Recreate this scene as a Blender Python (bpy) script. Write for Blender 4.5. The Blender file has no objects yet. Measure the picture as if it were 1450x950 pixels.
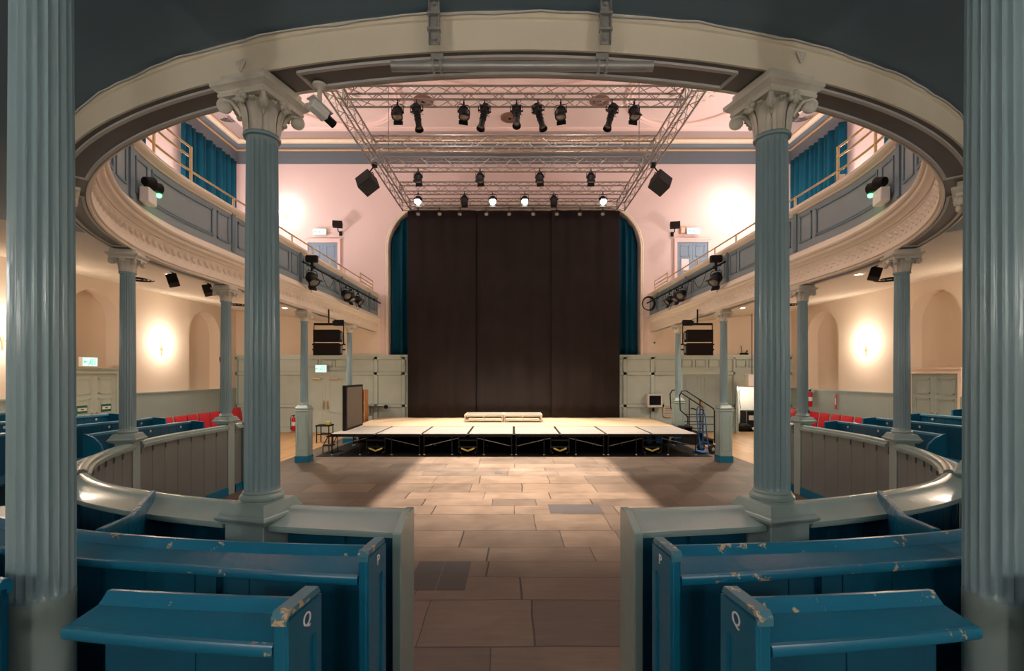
PW_HI, PW_LO, PW_DOWN, PW_STAGE, PW_FLOOR, PW_HALL_FILL, PW_REAR_FILL = 32, 46, 340, 1300, 13500, 50, 62
PW_UP = 110
HALL_FILL = [(-1.8,5.5),(1.8,5.5),(-1.8,11.5),(1.8,11.5)]
REAR_FILL = [(-3.0,-1.9,2.9,1),(3.0,-1.9,2.9,1),(0,-2.2,3.0,.8),(-6.5,1.0,3.0,.5),(6.5,1.0,3.0,.5)]
EXPOSURE = 0.3
import bpy, math, random
from mathutils import Vector, Matrix
from math import sin, cos, pi, radians as rad, atan2, sqrt, asin, acos
random.seed(7)
scene = bpy.context.scene
COL = scene.collection
EYE = 2.14          # camera height above the hall floor
F = 685.0           # focal length in pixels of the 1450 px wide frame
VX, VY = 726.5, 530.0
RC, YC = 5.16, 7.62 # radius and centre of the horseshoe on which the columns stand
XW, YB, YR, ZC = 10.27, 17.9, -3.2, 10.75   # side walls, back wall, rear wall, hall ceiling
ZS = 0.57           # stage height

def P(px, py, d):   # a point seen at a pixel, at depth d metres into the hall
    return Vector(((px - VX) * d / F, d, EYE + (VY - py) * d / F))

# ------------------------------------------------------------------ materials
def lin(c):
    return tuple(((v/255)/12.92 if v/255 <= .04045 else ((v/255+.055)/1.055)**2.4) for v in c) + (1.0,)

def mat(name, col, rough=.5, metal=0.0, bump=0, bscale=40, var=0, vscale=3, spec=.5, coat=0, stretch=None):
    m = bpy.data.materials.new(name); m.use_nodes = True
    nt = m.node_tree; b = nt.nodes['Principled BSDF']
    b.inputs['Base Color'].default_value = lin(col)
    b.inputs['Roughness'].default_value = rough
    b.inputs['Metallic'].default_value = metal
    b.inputs['Specular IOR Level'].default_value = spec
    if coat: b.inputs['Coat Weight'].default_value = coat; b.inputs['Coat Roughness'].default_value = .12
    tc = nt.nodes.new('ShaderNodeTexCoord')
    src = tc.outputs['Object']
    if stretch:
        mp = nt.nodes.new('ShaderNodeMapping'); mp.inputs['Scale'].default_value = stretch
        nt.links.new(src, mp.inputs[0]); src = mp.outputs[0]
    if var:
        n = nt.nodes.new('ShaderNodeTexNoise'); n.inputs['Scale'].default_value = vscale; n.inputs['Detail'].default_value = 5
        nt.links.new(src, n.inputs['Vector'])
        r = nt.nodes.new('ShaderNodeValToRGB')
        c = lin(col)
        r.color_ramp.elements[0].position = .3; r.color_ramp.elements[1].position = .7
        r.color_ramp.elements[0].color = tuple(v*(1-var) for v in c[:3]) + (1,)
        r.color_ramp.elements[1].color = tuple(min(1, v*(1+var)) for v in c[:3]) + (1,)
        nt.links.new(n.outputs['Fac'], r.inputs[0]); nt.links.new(r.outputs[0], b.inputs['Base Color'])
    if bump:
        n = nt.nodes.new('ShaderNodeTexNoise'); n.inputs['Scale'].default_value = bscale; n.inputs['Detail'].default_value = 3
        nt.links.new(src, n.inputs['Vector'])
        bp = nt.nodes.new('ShaderNodeBump'); bp.inputs['Strength'].default_value = bump; bp.inputs['Distance'].default_value = .01
        nt.links.new(n.outputs['Fac'], bp.inputs['Height']); nt.links.new(bp.outputs[0], b.inputs['Normal'])
    return m

def emit(name, col, strength):
    m = bpy.data.materials.new(name); m.use_nodes = True
    b = m.node_tree.nodes['Principled BSDF']
    b.inputs['Base Color'].default_value = lin(col)
    b.inputs['Emission Color'].default_value = lin(col); b.inputs['Emission Strength'].default_value = strength
    return m

def worn(name, col, chip, thr=.56, scale=9, rough=.3):
    """gloss paint chipped back to bare wood where a noise passes a threshold"""
    m = mat(name, col, rough); nt = m.node_tree; b = nt.nodes['Principled BSDF']
    tc = nt.nodes.new('ShaderNodeTexCoord')
    n = nt.nodes.new('ShaderNodeTexNoise'); n.inputs['Scale'].default_value = scale; n.inputs['Detail'].default_value = 9; n.inputs['Roughness'].default_value = .72
    r = nt.nodes.new('ShaderNodeValToRGB'); r.color_ramp.elements[0].position = thr; r.color_ramp.elements[1].position = thr+.02
    r.color_ramp.elements[0].color = lin(col); r.color_ramp.elements[1].color = lin(chip)
    nt.links.new(tc.outputs['Object'], n.inputs['Vector']); nt.links.new(n.outputs['Fac'], r.inputs[0]); nt.links.new(r.outputs[0], b.inputs['Base Color'])
    return m

M = {}
M['slate'] = mat('slate blue gloss paint', (140,166,172), .2, bump=.5, bscale=14, var=.06, vscale=6, stretch=(1,1,.25))
M['ped'] = mat('grey green gloss paint', (152,172,168), .28, bump=.25, bscale=25, var=.05)
M['stone'] = mat('off white capital paint', (214,210,196), .5, bump=.4, bscale=30, var=.1, vscale=9)
M['cream'] = mat('cream emulsion', (228,220,198), .6, bump=.1, bscale=30, var=.03)
M['crm2'] = mat('cream moulding paint', (234,220,200), .5, bump=.1, bscale=30, var=.03)
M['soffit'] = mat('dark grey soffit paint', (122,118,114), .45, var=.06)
M['bead'] = mat('pale grey bead paint', (206,204,200), .5)
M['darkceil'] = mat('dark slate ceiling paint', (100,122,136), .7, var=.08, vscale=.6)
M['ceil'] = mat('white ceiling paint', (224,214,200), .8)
M['pink'] = mat('pale pink wall paint', (226,206,202), .75, var=.02, vscale=.7)
M['pinkm'] = mat('pale pink moulding', (240,212,206), .6)
M['greyb'] = mat('grey ceiling border paint', (176,160,158), .7)
M['band'] = mat('blue grey frieze paint', (104,116,126), .6)
M['gold'] = mat('gilded moulding', (214,178,134), .45, metal=.2)
M['wallc'] = mat('cream wall paint', (236,220,202), .75, var=.02, vscale=.7)
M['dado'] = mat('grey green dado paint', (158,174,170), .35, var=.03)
M['dadob'] = mat('pale green grey panelling paint', (192,206,198), .35, bump=.1, bscale=20, var=.04)
M['para'] = mat('blue grey parapet paint', (134,146,150), .45, var=.03)
M['parad'] = mat('blue parapet moulding paint', (108,128,140), .4)
M['blue'] = mat('blue gloss paint', (18,106,138), .27, bump=.25, bscale=18, var=.12, vscale=2.5)
M['blued'] = mat('deep blue paint', (10,80,108), .35, bump=.15, bscale=18, var=.12, vscale=2.5)
M['bluew'] = worn('chipped blue gloss paint', (22,112,146), (200,178,140), .6, 10)
M['bluee'] = worn('worn blue edge paint', (70,126,146), (205,180,140), .55, 14, .4)
M['bluel'] = mat('pale blue edge paint', (84,138,160), .35, var=.1)
M['grey'] = mat('grey screen paint', (116,124,122), .35, bump=.1, bscale=20, var=.04)
M['ledge'] = mat('pale grey green gloss paint', (146,168,164), .2, bump=.2, bscale=12, var=.05)
M['white'] = mat('white paint', (236,234,228), .5)
M['black'] = mat('matt black', (16,16,17), .7, spec=.3)
M['blackg'] = mat('satin black', (20,20,22), .55, spec=.3)
M['drape'] = mat('black serge', (40,34,33), .95, bump=.2, bscale=60, var=.1, vscale=1.2, spec=.15)
M['teal'] = mat('teal velvet', (5,72,94), .85, spec=.2, var=.06)
M['steel'] = mat('galvanised steel', (168,168,164), .38, metal=.35, bump=.1, bscale=20, var=.12, vscale=8)
M['alu'] = mat('aluminium tube', (150,142,136), .45, metal=.5)
M['brass'] = mat('brass', (212,186,136), .35, metal=.55)
M['red'] = mat('red upholstery', (176,26,42), .6)
M['redp'] = mat('red enamel', (196,28,30), .3)
M['wood'] = mat('pine board', (190,136,84), .5, var=.15, vscale=5, stretch=(1,1,.2))
M['riserw'] = mat('cream metal frame', (206,198,180), .45)
M['deckg'] = mat('grey riser top', (150,150,146), .5)
M['deck'] = mat('pale grey stage board', (180,174,166), .45, var=.05, vscale=2)
M['deckw'] = mat('pale hardboard stage top', (214,190,158), .5, var=.05, vscale=1.4)
M['bluep'] = mat('bright blue enamel', (30,104,170), .35)
M['yellow'] = mat('yellow enamel', (208,190,90), .4)
M['green'] = mat('green sign', (10,110,70), .5)
M['camo'] = mat('olive camouflage cloth', (70,72,52), .9, var=.6, vscale=14)
M['boardf'] = mat('brown grey board face', (98,88,78), .7)
M['screen'] = mat('dark glass screen', (24,22,24), .12)
M['glass'] = mat('lamp lens glass', (120,112,104), .1)
M['rubber'] = mat('black rubber', (20,20,20), .7)
M['paper'] = mat('white paper', (232,230,234), .7)
M['slab'] = mat('dark slate slab', (58,54,55), .6, var=.12, vscale=5)
M['doorb'] = mat('pale blue door paint', (136,158,178), .4)
M['lit'] = emit('lit lamp lens', (255,246,226), 60)
M['bulb'] = emit('candle bulb glow', (255,226,180), 45)
M['down'] = emit('downlight glow', (255,236,205), 25)
M['exit'] = emit('lit exit sign face', (206,255,236), .8)
M['exitg'] = emit('lit exit sign green', (60,200,150), 1.0)
M['led'] = emit('green indicator glow', (60,255,120), 14)

def floor_stone():
    m = mat('worn flagstones', (128,108,90), .42); nt = m.node_tree; b = nt.nodes['Principled BSDF']
    L = nt.links.new; N = nt.nodes.new
    tc = N('ShaderNodeTexCoord')
    wob = N('ShaderNodeTexNoise'); wob.inputs['Scale'].default_value = .9; wob.inputs['Detail'].default_value = 2
    L(tc.outputs['Object'], wob.inputs['Vector'])
    add = N('ShaderNodeVectorMath'); add.operation = 'MULTIPLY_ADD'
    add.inputs[1].default_value = (.07,.07,0); L(wob.outputs['Color'], add.inputs[0]); L(tc.outputs['Object'], add.inputs[2])
    def math_(op, a, bb=None, c=None):
        k = N('ShaderNodeMath'); k.operation = op
        for i,v in enumerate((a,bb,c)):
            if v is None: continue
            if isinstance(v,(int,float)): k.inputs[i].default_value = v
            else: L(v, k.inputs[i])
        return k.outputs[0]
    sp = N('ShaderNodeSeparateXYZ'); L(add.outputs[0], sp.inputs[0])
    yw = math_('ADD', sp.outputs[1], math_('MULTIPLY', math_('SINE', math_('MULTIPLY', sp.outputs[1], 2.3)), .15))   # courses of uneven height
    course = math_('FLOOR', math_('DIVIDE', yw, .56))
    xs = math_('ADD', sp.outputs[0], math_('MULTIPLY', math_('SINE', math_('MULTIPLY', course, 12.9)), .9))
    xs = math_('ADD', xs, math_('MULTIPLY', math_('SINE', math_('ADD', math_('MULTIPLY', xs, 1.9), course)), .22))    # slabs of uneven length
    cb = N('ShaderNodeCombineXYZ'); L(xs, cb.inputs[0]); L(yw, cb.inputs[1])
    br = N('ShaderNodeTexBrick'); br.inputs['Scale'].default_value = 1; br.inputs['Brick Width'].default_value = 1.0; br.inputs['Row Height'].default_value = .56
    br.inputs['Mortar Size'].default_value = .007; br.inputs['Mortar Smooth'].default_value = .2; br.offset = .4; br.squash = 1.4; br.squash_frequency = 3
    br.inputs['Color1'].default_value = lin((108,93,80)); br.inputs['Color2'].default_value = lin((84,73,64)); br.inputs['Mortar'].default_value = lin((44,35,30))
    L(cb.outputs[0], br.inputs['Vector'])
    n = N('ShaderNodeTexNoise'); n.inputs['Scale'].default_value = 1.6; n.inputs['Detail'].default_value = 8; n.inputs['Roughness'].default_value = .65
    L(tc.outputs['Object'], n.inputs['Vector'])
    mp = N('ShaderNodeMapping'); mp.inputs['Scale'].default_value = (1.2,9,1); L(tc.outputs['Object'], mp.inputs[0])
    n2 = N('ShaderNodeTexNoise'); n2.inputs['Scale'].default_value = 2.2; n2.inputs['Detail'].default_value = 6; L(mp.outputs[0], n2.inputs['Vector'])
    r = N('ShaderNodeMapRange'); r.inputs[1].default_value = .3; r.inputs[2].default_value = .7; r.inputs[3].default_value = .78; r.inputs[4].default_value = 1.2
    L(n.outputs['Fac'], r.inputs[0])
    r2 = N('ShaderNodeMapRange'); r2.inputs[1].default_value = .3; r2.inputs[2].default_value = .7; r2.inputs[3].default_value = .88; r2.inputs[4].default_value = 1.1
    L(n2.outputs['Fac'], r2.inputs[0])
    mu = N('ShaderNodeMath'); mu.operation = 'MULTIPLY'; L(r.outputs[0], mu.inputs[0]); L(r2.outputs[0], mu.inputs[1])
    vm = N('ShaderNodeVectorMath'); vm.operation = 'SCALE'; L(br.outputs['Color'], vm.inputs[0]); L(mu.outputs[0], vm.inputs['Scale'])
    L(vm.outputs[0], b.inputs['Base Color'])
    rr = N('ShaderNodeMapRange'); rr.inputs[3].default_value = .32; rr.inputs[4].default_value = .62; L(n.outputs['Fac'], rr.inputs[0]); L(rr.outputs[0], b.inputs['Roughness'])
    inv = N('ShaderNodeMath'); inv.operation = 'MULTIPLY_ADD'; inv.inputs[1].default_value = -1.5; L(br.outputs['Fac'], inv.inputs[0]); L(n.outputs['Fac'], inv.inputs[2])
    bp = N('ShaderNodeBump'); bp.inputs['Strength'].default_value = .25; bp.inputs['Distance'].default_value = .008
    L(inv.outputs[0], bp.inputs['Height']); L(bp.outputs[0], b.inputs['Normal'])
    return m
def floor_wood():
    m = mat('pale floorboards', (196,156,112), .4); nt = m.node_tree; b = nt.nodes['Principled BSDF']; L = nt.links.new; N = nt.nodes.new
    tc = N('ShaderNodeTexCoord'); mp = N('ShaderNodeMapping'); mp.inputs['Rotation'].default_value = (0,0,pi/2); L(tc.outputs['Object'], mp.inputs[0])
    br = N('ShaderNodeTexBrick'); br.inputs['Scale'].default_value = 1; br.inputs['Brick Width'].default_value = 2.2; br.inputs['Row Height'].default_value = .13
    br.inputs['Mortar Size'].default_value = .003; br.inputs['Color1'].default_value = lin((200,160,114)); br.inputs['Color2'].default_value = lin((182,142,98)); br.inputs['Mortar'].default_value = lin((110,80,52))
    L(mp.outputs[0], br.inputs['Vector']); L(br.outputs['Color'], b.inputs['Base Color'])
    return m
def drape_mat_lines(name, base, width, dark):
    """tongue and groove boards: narrow dark joints every width metres along y or x"""
    m = mat(name, base, .4); nt = m.node_tree; b = nt.nodes['Principled BSDF']; L = nt.links.new; N = nt.nodes.new
    tc = N('ShaderNodeTexCoord'); sp = N('ShaderNodeSeparateXYZ'); L(tc.outputs['Object'], sp.inputs[0])
    ad = N('ShaderNodeMath'); ad.operation = 'ADD'; L(sp.outputs[0], ad.inputs[0]); L(sp.outputs[1], ad.inputs[1])
    pp = N('ShaderNodeMath'); pp.operation = 'PINGPONG'; pp.inputs[1].default_value = width/2; L(ad.outputs[0], pp.inputs[0])
    r = N('ShaderNodeMapRange'); r.inputs[1].default_value = 0; r.inputs[2].default_value = .008; L(pp.outputs[0], r.inputs[0])
    bp = N('ShaderNodeBump'); bp.inputs['Strength'].default_value = .6; bp.inputs['Distance'].default_value = .006; L(r.outputs[0], bp.inputs['Height']); L(bp.outputs[0], b.inputs['Normal'])
    return m
M['flag'] = floor_stone(); M['boards'] = floor_wood()
M['tg'] = drape_mat_lines('grey green boarded dado', (158,174,170), .11, .7)

# ------------------------------------------------------------------ mesh builder
class MB:
    def __init__(s): s.v = []; s.f = []
    def add(s, vs, fs):
        o = len(s.v); s.v += [tuple(v) for v in vs]; s.f += [tuple(i+o for i in f) for f in fs]; return s
    def box(s, c, d, R=None, taper=None):
        x,y,z = (q/2 for q in d); c = Vector(c); t = taper or 1
        pts = [Vector(p) for p in ((-x,-y,-z),(x,-y,-z),(x,y,-z),(-x,y,-z),(-x*t,-y*t,z),(x*t,-y*t,z),(x*t,y*t,z),(-x*t,y*t,z))]
        if R is not None: pts = [R @ p for p in pts]
        return s.add([p+c for p in pts], [(3,2,1,0),(4,5,6,7),(0,1,5,4),(1,2,6,5),(2,3,7,6),(3,0,4,7)])
    def bx(s, x0,x1,y0,y1,z0,z1): return s.box(((x0+x1)/2,(y0+y1)/2,(z0+z1)/2),(abs(x1-x0),abs(y1-y0),abs(z1-z0)))
    def tube(s, pts, r, n=8, closed=False):
        pts = [Vector(p) for p in pts]; N = len(pts)
        rs = r if isinstance(r,(list,tuple)) else [r]*N
        up = None; rings = []
        for i in range(N):
            a = pts[i-1] if (i>0 or closed) else pts[i]; b = pts[(i+1)%N] if (i<N-1 or closed) else pts[i]
            t = (b-a).normalized()
            if up is None:
                up = t.orthogonal().normalized()
            up = (up - t*up.dot(t)).normalized() if (up - t*up.dot(t)).length > 1e-6 else t.orthogonal().normalized()
            w = t.cross(up); rings.append([pts[i] + (up*cos(2*pi*k/n) + w*sin(2*pi*k/n))*rs[i] for k in range(n)])
        vs = [p for q in rings for p in q]; fs = []
        for i in range(N if closed else N-1):
            j = (i+1)%N
            for k in range(n): fs.append((i*n+k, i*n+(k+1)%n, j*n+(k+1)%n, j*n+k))
        if not closed: fs += [tuple(reversed(range(n))), tuple(range((N-1)*n, N*n))]
        return s.add(vs, fs)
    def lathe(s, prof, n=24, T=None, cap=True):
        vs = []; fs = []; m = len(prof)
        for i in range(n):
            a = 2*pi*i/n
            for r,z in prof: vs.append(Vector((r*cos(a), r*sin(a), z)))
        if T is not None: vs = [T @ v for v in vs]
        for i in range(n):
            j = (i+1)%n
            for k in range(m-1): fs.append((i*m+k, j*m+k, j*m+k+1, i*m+k+1))
        if cap:
            if prof[0][0] > 1e-5: fs.append(tuple(i*m for i in reversed(range(n))))
            if prof[-1][0] > 1e-5: fs.append(tuple(i*m+m-1 for i in range(n)))
        return s.add(vs, fs)
    def grid(s, rows, close=False):
        """rows: list of equal-length point lists"""
        n = len(rows[0]); vs = [p for r in rows for p in r]; fs = []
        for i in range(len(rows)-1):
            for k in range(n if close else n-1):
                l = (k+1)%n; fs.append((i*n+k, i*n+l, (i+1)*n+l, (i+1)*n+k))
        return s.add(vs, fs)
    def square(s, prof, T=None):
        """a moulding profile of (half width, z) run round a square block"""
        rows = [[Vector((x*w,y*w,z)) for x,y in ((-1,-1),(1,-1),(1,1),(-1,1))] for w,z in prof]
        n0 = len(s.v); s.grid(rows, True); k = n0+4*(len(prof)-1)
        s.f += [(n0+3,n0+2,n0+1,n0),(k,k+1,k+2,k+3)]; return s
    def prism(s, poly, h, T=None):
        """poly: xy outline, extruded h along z"""
        n = len(poly); vs = [Vector((x,y,0)) for x,y in poly] + [Vector((x,y,h)) for x,y in poly]
        if T is not None: vs = [T @ v for v in vs]
        return s.add(vs, [tuple(reversed(range(n))), tuple(range(n,2*n))] + [(i,(i+1)%n,n+(i+1)%n,n+i) for i in range(n)])
    def sphere(s, c, r, n=12, m=8, sc=(1,1,1), R=None):
        c = Vector(c); vs = []; fs = []
        for i in range(m+1):
            t = pi*i/m
            for k in range(n):
                a = 2*pi*k/n; p = Vector((r*sc[0]*sin(t)*cos(a), r*sc[1]*sin(t)*sin(a), -r*sc[2]*cos(t)))
                vs.append((R @ p if R is not None else p)+c)
        for i in range(m):
            for k in range(n): fs.append((i*n+k, i*n+(k+1)%n, (i+1)*n+(k+1)%n, (i+1)*n+k))
        return s.add(vs, fs)
    def build(s, name, m, parent=None, loc=None, bevel=0, smooth=True, ang=38, fix=True, at=None):
        """one mesh object. loc: world point the vertices are measured from. at: place the object there instead"""
        vs = s.v
        if loc is not None: vs = [(v[0]-loc[0], v[1]-loc[1], v[2]-loc[2]) for v in vs]
        me = bpy.data.meshes.new(name); me.from_pydata(vs, [], s.f)
        if fix:
            import bmesh
            bm = bmesh.new(); bm.from_mesh(me); bmesh.ops.remove_doubles(bm, verts=bm.verts, dist=1e-6)
            bmesh.ops.recalc_face_normals(bm, faces=bm.faces); bm.to_mesh(me); bm.free()
        me.materials.append(M[m] if isinstance(m,str) else m)
        if smooth and len(me.polygons):
            me.polygons.foreach_set('use_smooth', [True]*len(me.polygons)); me.set_sharp_from_angle(angle=rad(ang))
        o = bpy.data.objects.new(name, me); COL.objects.link(o)
        if parent is not None: o.parent = parent
        elif loc is not None: o.location = loc
        if at is not None: o.location = at
        if bevel:
            b = o.modifiers.new('bevel','BEVEL'); b.width = bevel; b.segments = 2; b.limit_method = 'ANGLE'; b.angle_limit = rad(40)
        return o

def tag(o, label=None, cat=None, group=None, kind=None):
    if label: o['label'] = label
    if cat: o['category'] = cat
    if group: o['group'] = group
    if kind: o['kind'] = kind
    return o
def thing(name, label, cat, loc=(0,0,0), rz=0, group=None, kind=None):
    o = bpy.data.objects.new(name, None); COL.objects.link(o); o.location = loc; o.rotation_euler = (0,0,rz); o.empty_display_size = .1
    return tag(o, label, cat, group, kind)
def struct(name, mb, m, **k):
    return tag(mb.build(name, m, **k), kind='structure')
def kids(o): return [c for c in scene.objects if c.parent == o]
def copy_tree(o, parent=None):
    c = o.copy(); COL.objects.link(c); c.parent = parent
    for ch in kids(o): copy_tree(ch, c)
    return c
def dup(o, loc, rz=None, label=None):
    c = copy_tree(o); c.location = loc
    if rz is not None: c.rotation_euler[2] = rz
    if label: c['label'] = label
    return c
def part_named(root, stem):
    return [c for c in kids(root) if c.name.split('.')[0] == stem]

# the horseshoe: arc length s measured on the column line from the middle of the rear, right positive
SQ = RC*pi/2
def hp(s, r):
    a = abs(s); g = 1 if s >= 0 else -1
    if a <= SQ: t = a/RC; return Vector((g*r*sin(t), YC - r*cos(t), 0))
    return Vector((g*r, YC + a - SQ, 0))
def hn(s):          # angle of the outward direction
    a = min(abs(s), SQ)/RC; g = 1 if s >= 0 else -1
    return atan2(-cos(a), g*sin(a))
def s_of_y(y, r=RC):
    return SQ + (y-YC) if y >= YC else acos((YC-y)/r)*RC
def lerp(tab, x):
    if x <= tab[0][0]: return tab[0][1]
    for (a,b),(c,d) in zip(tab, tab[1:]):
        if x <= c: return b + (d-b)*(x-a)/(c-a)
    return tab[-1][1]
def svals(s0, s1, step=.16):
    n = max(1, math.ceil(abs(s1-s0)/step)); return [s0+(s1-s0)*i/n for i in range(n+1)]
def sweep(mb, prof, s0, s1, step=.16, closed=True, zf=None, sd=1):
    """sweep a profile of (r, z) along the horseshoe. zf(z, y) may bend the heights"""
    rows = []
    for s in svals(s0, s1, step):
        row = []
        for r,z in prof:
            p = hp(sd*s, r); p.z = zf(z, p.y) if zf else z; row.append(p)
        rows.append(row)
    n0 = len(mb.v); mb.grid(rows, closed)
    if closed:
        n = len(prof); N = len(rows); mb.f.append(tuple(n0+i for i in range(n))); mb.f.append(tuple(n0+(N-1)*n+i for i in reversed(range(n))))
    return mb
def rect(r0,r1,z0,z1): return [(r0,z0),(r1,z0),(r1,z1),(r0,z1)]
SIDES = ((-1,'left'),(1,'right'))
# ================================================================== THE SETTING
XF = 5.72
struct('floor', MB().bx(-XF,XF,YR,YB+.2,-.1,0), 'flag', smooth=False)
struct('floor_left', MB().bx(-XW-.6,-XF,YR,YB+.2,-.1,0), 'boards', smooth=False)
struct('floor_right', MB().bx(XF,XW+.6,YR,YB+.2,-.1,0), 'boards', smooth=False)
struct('ceiling', MB().bx(-XW-.5,XW+.5,YR-.3,YB+.5,ZC,ZC+.2), 'pink', smooth=False)
struct('wall_rear', MB().bx(-XW-.5,XW+.5,YR-.3,YR,0,ZC), 'wallc', smooth=False)

# ---- side walls with arched niches below the gallery
NICHE = [(11.1,12.6,2.28),(15.3,16.9,1.63)]
def side_wall(sd):
    lo = MB(); dn = .36
    X = XW
    def q(y,z,d=0): return Vector((sd*(X+d), y, z))
    zc, zsp = 4.22, 3.45
    def arch(y, a, b):
        u = (y-(a+b)/2)/((b-a)/2); return zsp + (zc-zsp)*sqrt(max(0,1-u*u))
    ys = [YR]
    ZT = 5.6; Z0 = 1.62
    cur = YR
    for a,b,zb in NICHE:
        lo.add([q(cur,Z0),q(a,Z0),q(a,ZT),q(cur,ZT)],[(0,1,2,3)])
        n = 20; yy = [a+(b-a)*(.5-.5*cos(pi*i/n)) for i in range(n+1)]
        lo.grid([[q(y,arch(y,a,b)) for y in yy],[q(y,ZT) for y in yy]])
        lo.grid([[q(y,arch(y,a,b)) for y in yy],[q(y,arch(y,a,b),dn) for y in yy]])
        lo.grid([[q(y,arch(y,a,b),dn) for y in yy],[q(y,zb,dn) for y in yy]])
        for y in (a,b): lo.add([q(y,zb),q(y,zsp),q(y,zsp,dn),q(y,zb,dn)],[(0,1,2,3)])
        lo.add([q(a,zb),q(b,zb),q(b,zb,dn),q(a,zb,dn)],[(0,1,2,3)])
        cur = b
    lo.add([q(cur,Z0),q(YB,Z0),q(YB,ZT),q(cur,ZT)],[(0,1,2,3)])
    side = 'left' if sd < 0 else 'right'
    w = struct('wall_'+side, lo, 'wallc', fix=True)
    up = MB().bx(sd*X, sd*(X+.3), YR, YB, 4.9, ZC)
    # the upper wall sits a little behind the lower one
    struct('wall_'+side+'_gallery', up, 'pink', smooth=False)
    d = MB()
    for y0,y1 in ((YR,11.12),(12.58,YB)): d.bx(sd*(X-.02), sd*(X+.06), y0, y1, 0, 1.62)
    d.bx(sd*(X+.0), sd*(X+.42), 11.12, 12.58, 0, .002)
    struct('baseboard_'+side, d, 'tg', smooth=False)
    r = MB()
    for y0,y1 in ((YR,11.05),(12.65,YB-.01)):
        r.bx(sd*(X-.05), sd*(X+.02), y0, y1, 1.6, 1.64); r.bx(sd*(X-.045), sd*(X), y0, y1, 0, .16)
    struct('trim_1' if sd < 0 else 'trim_2', r, 'dado', smooth=False)
for sd,_ in SIDES: side_wall(sd)

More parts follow.
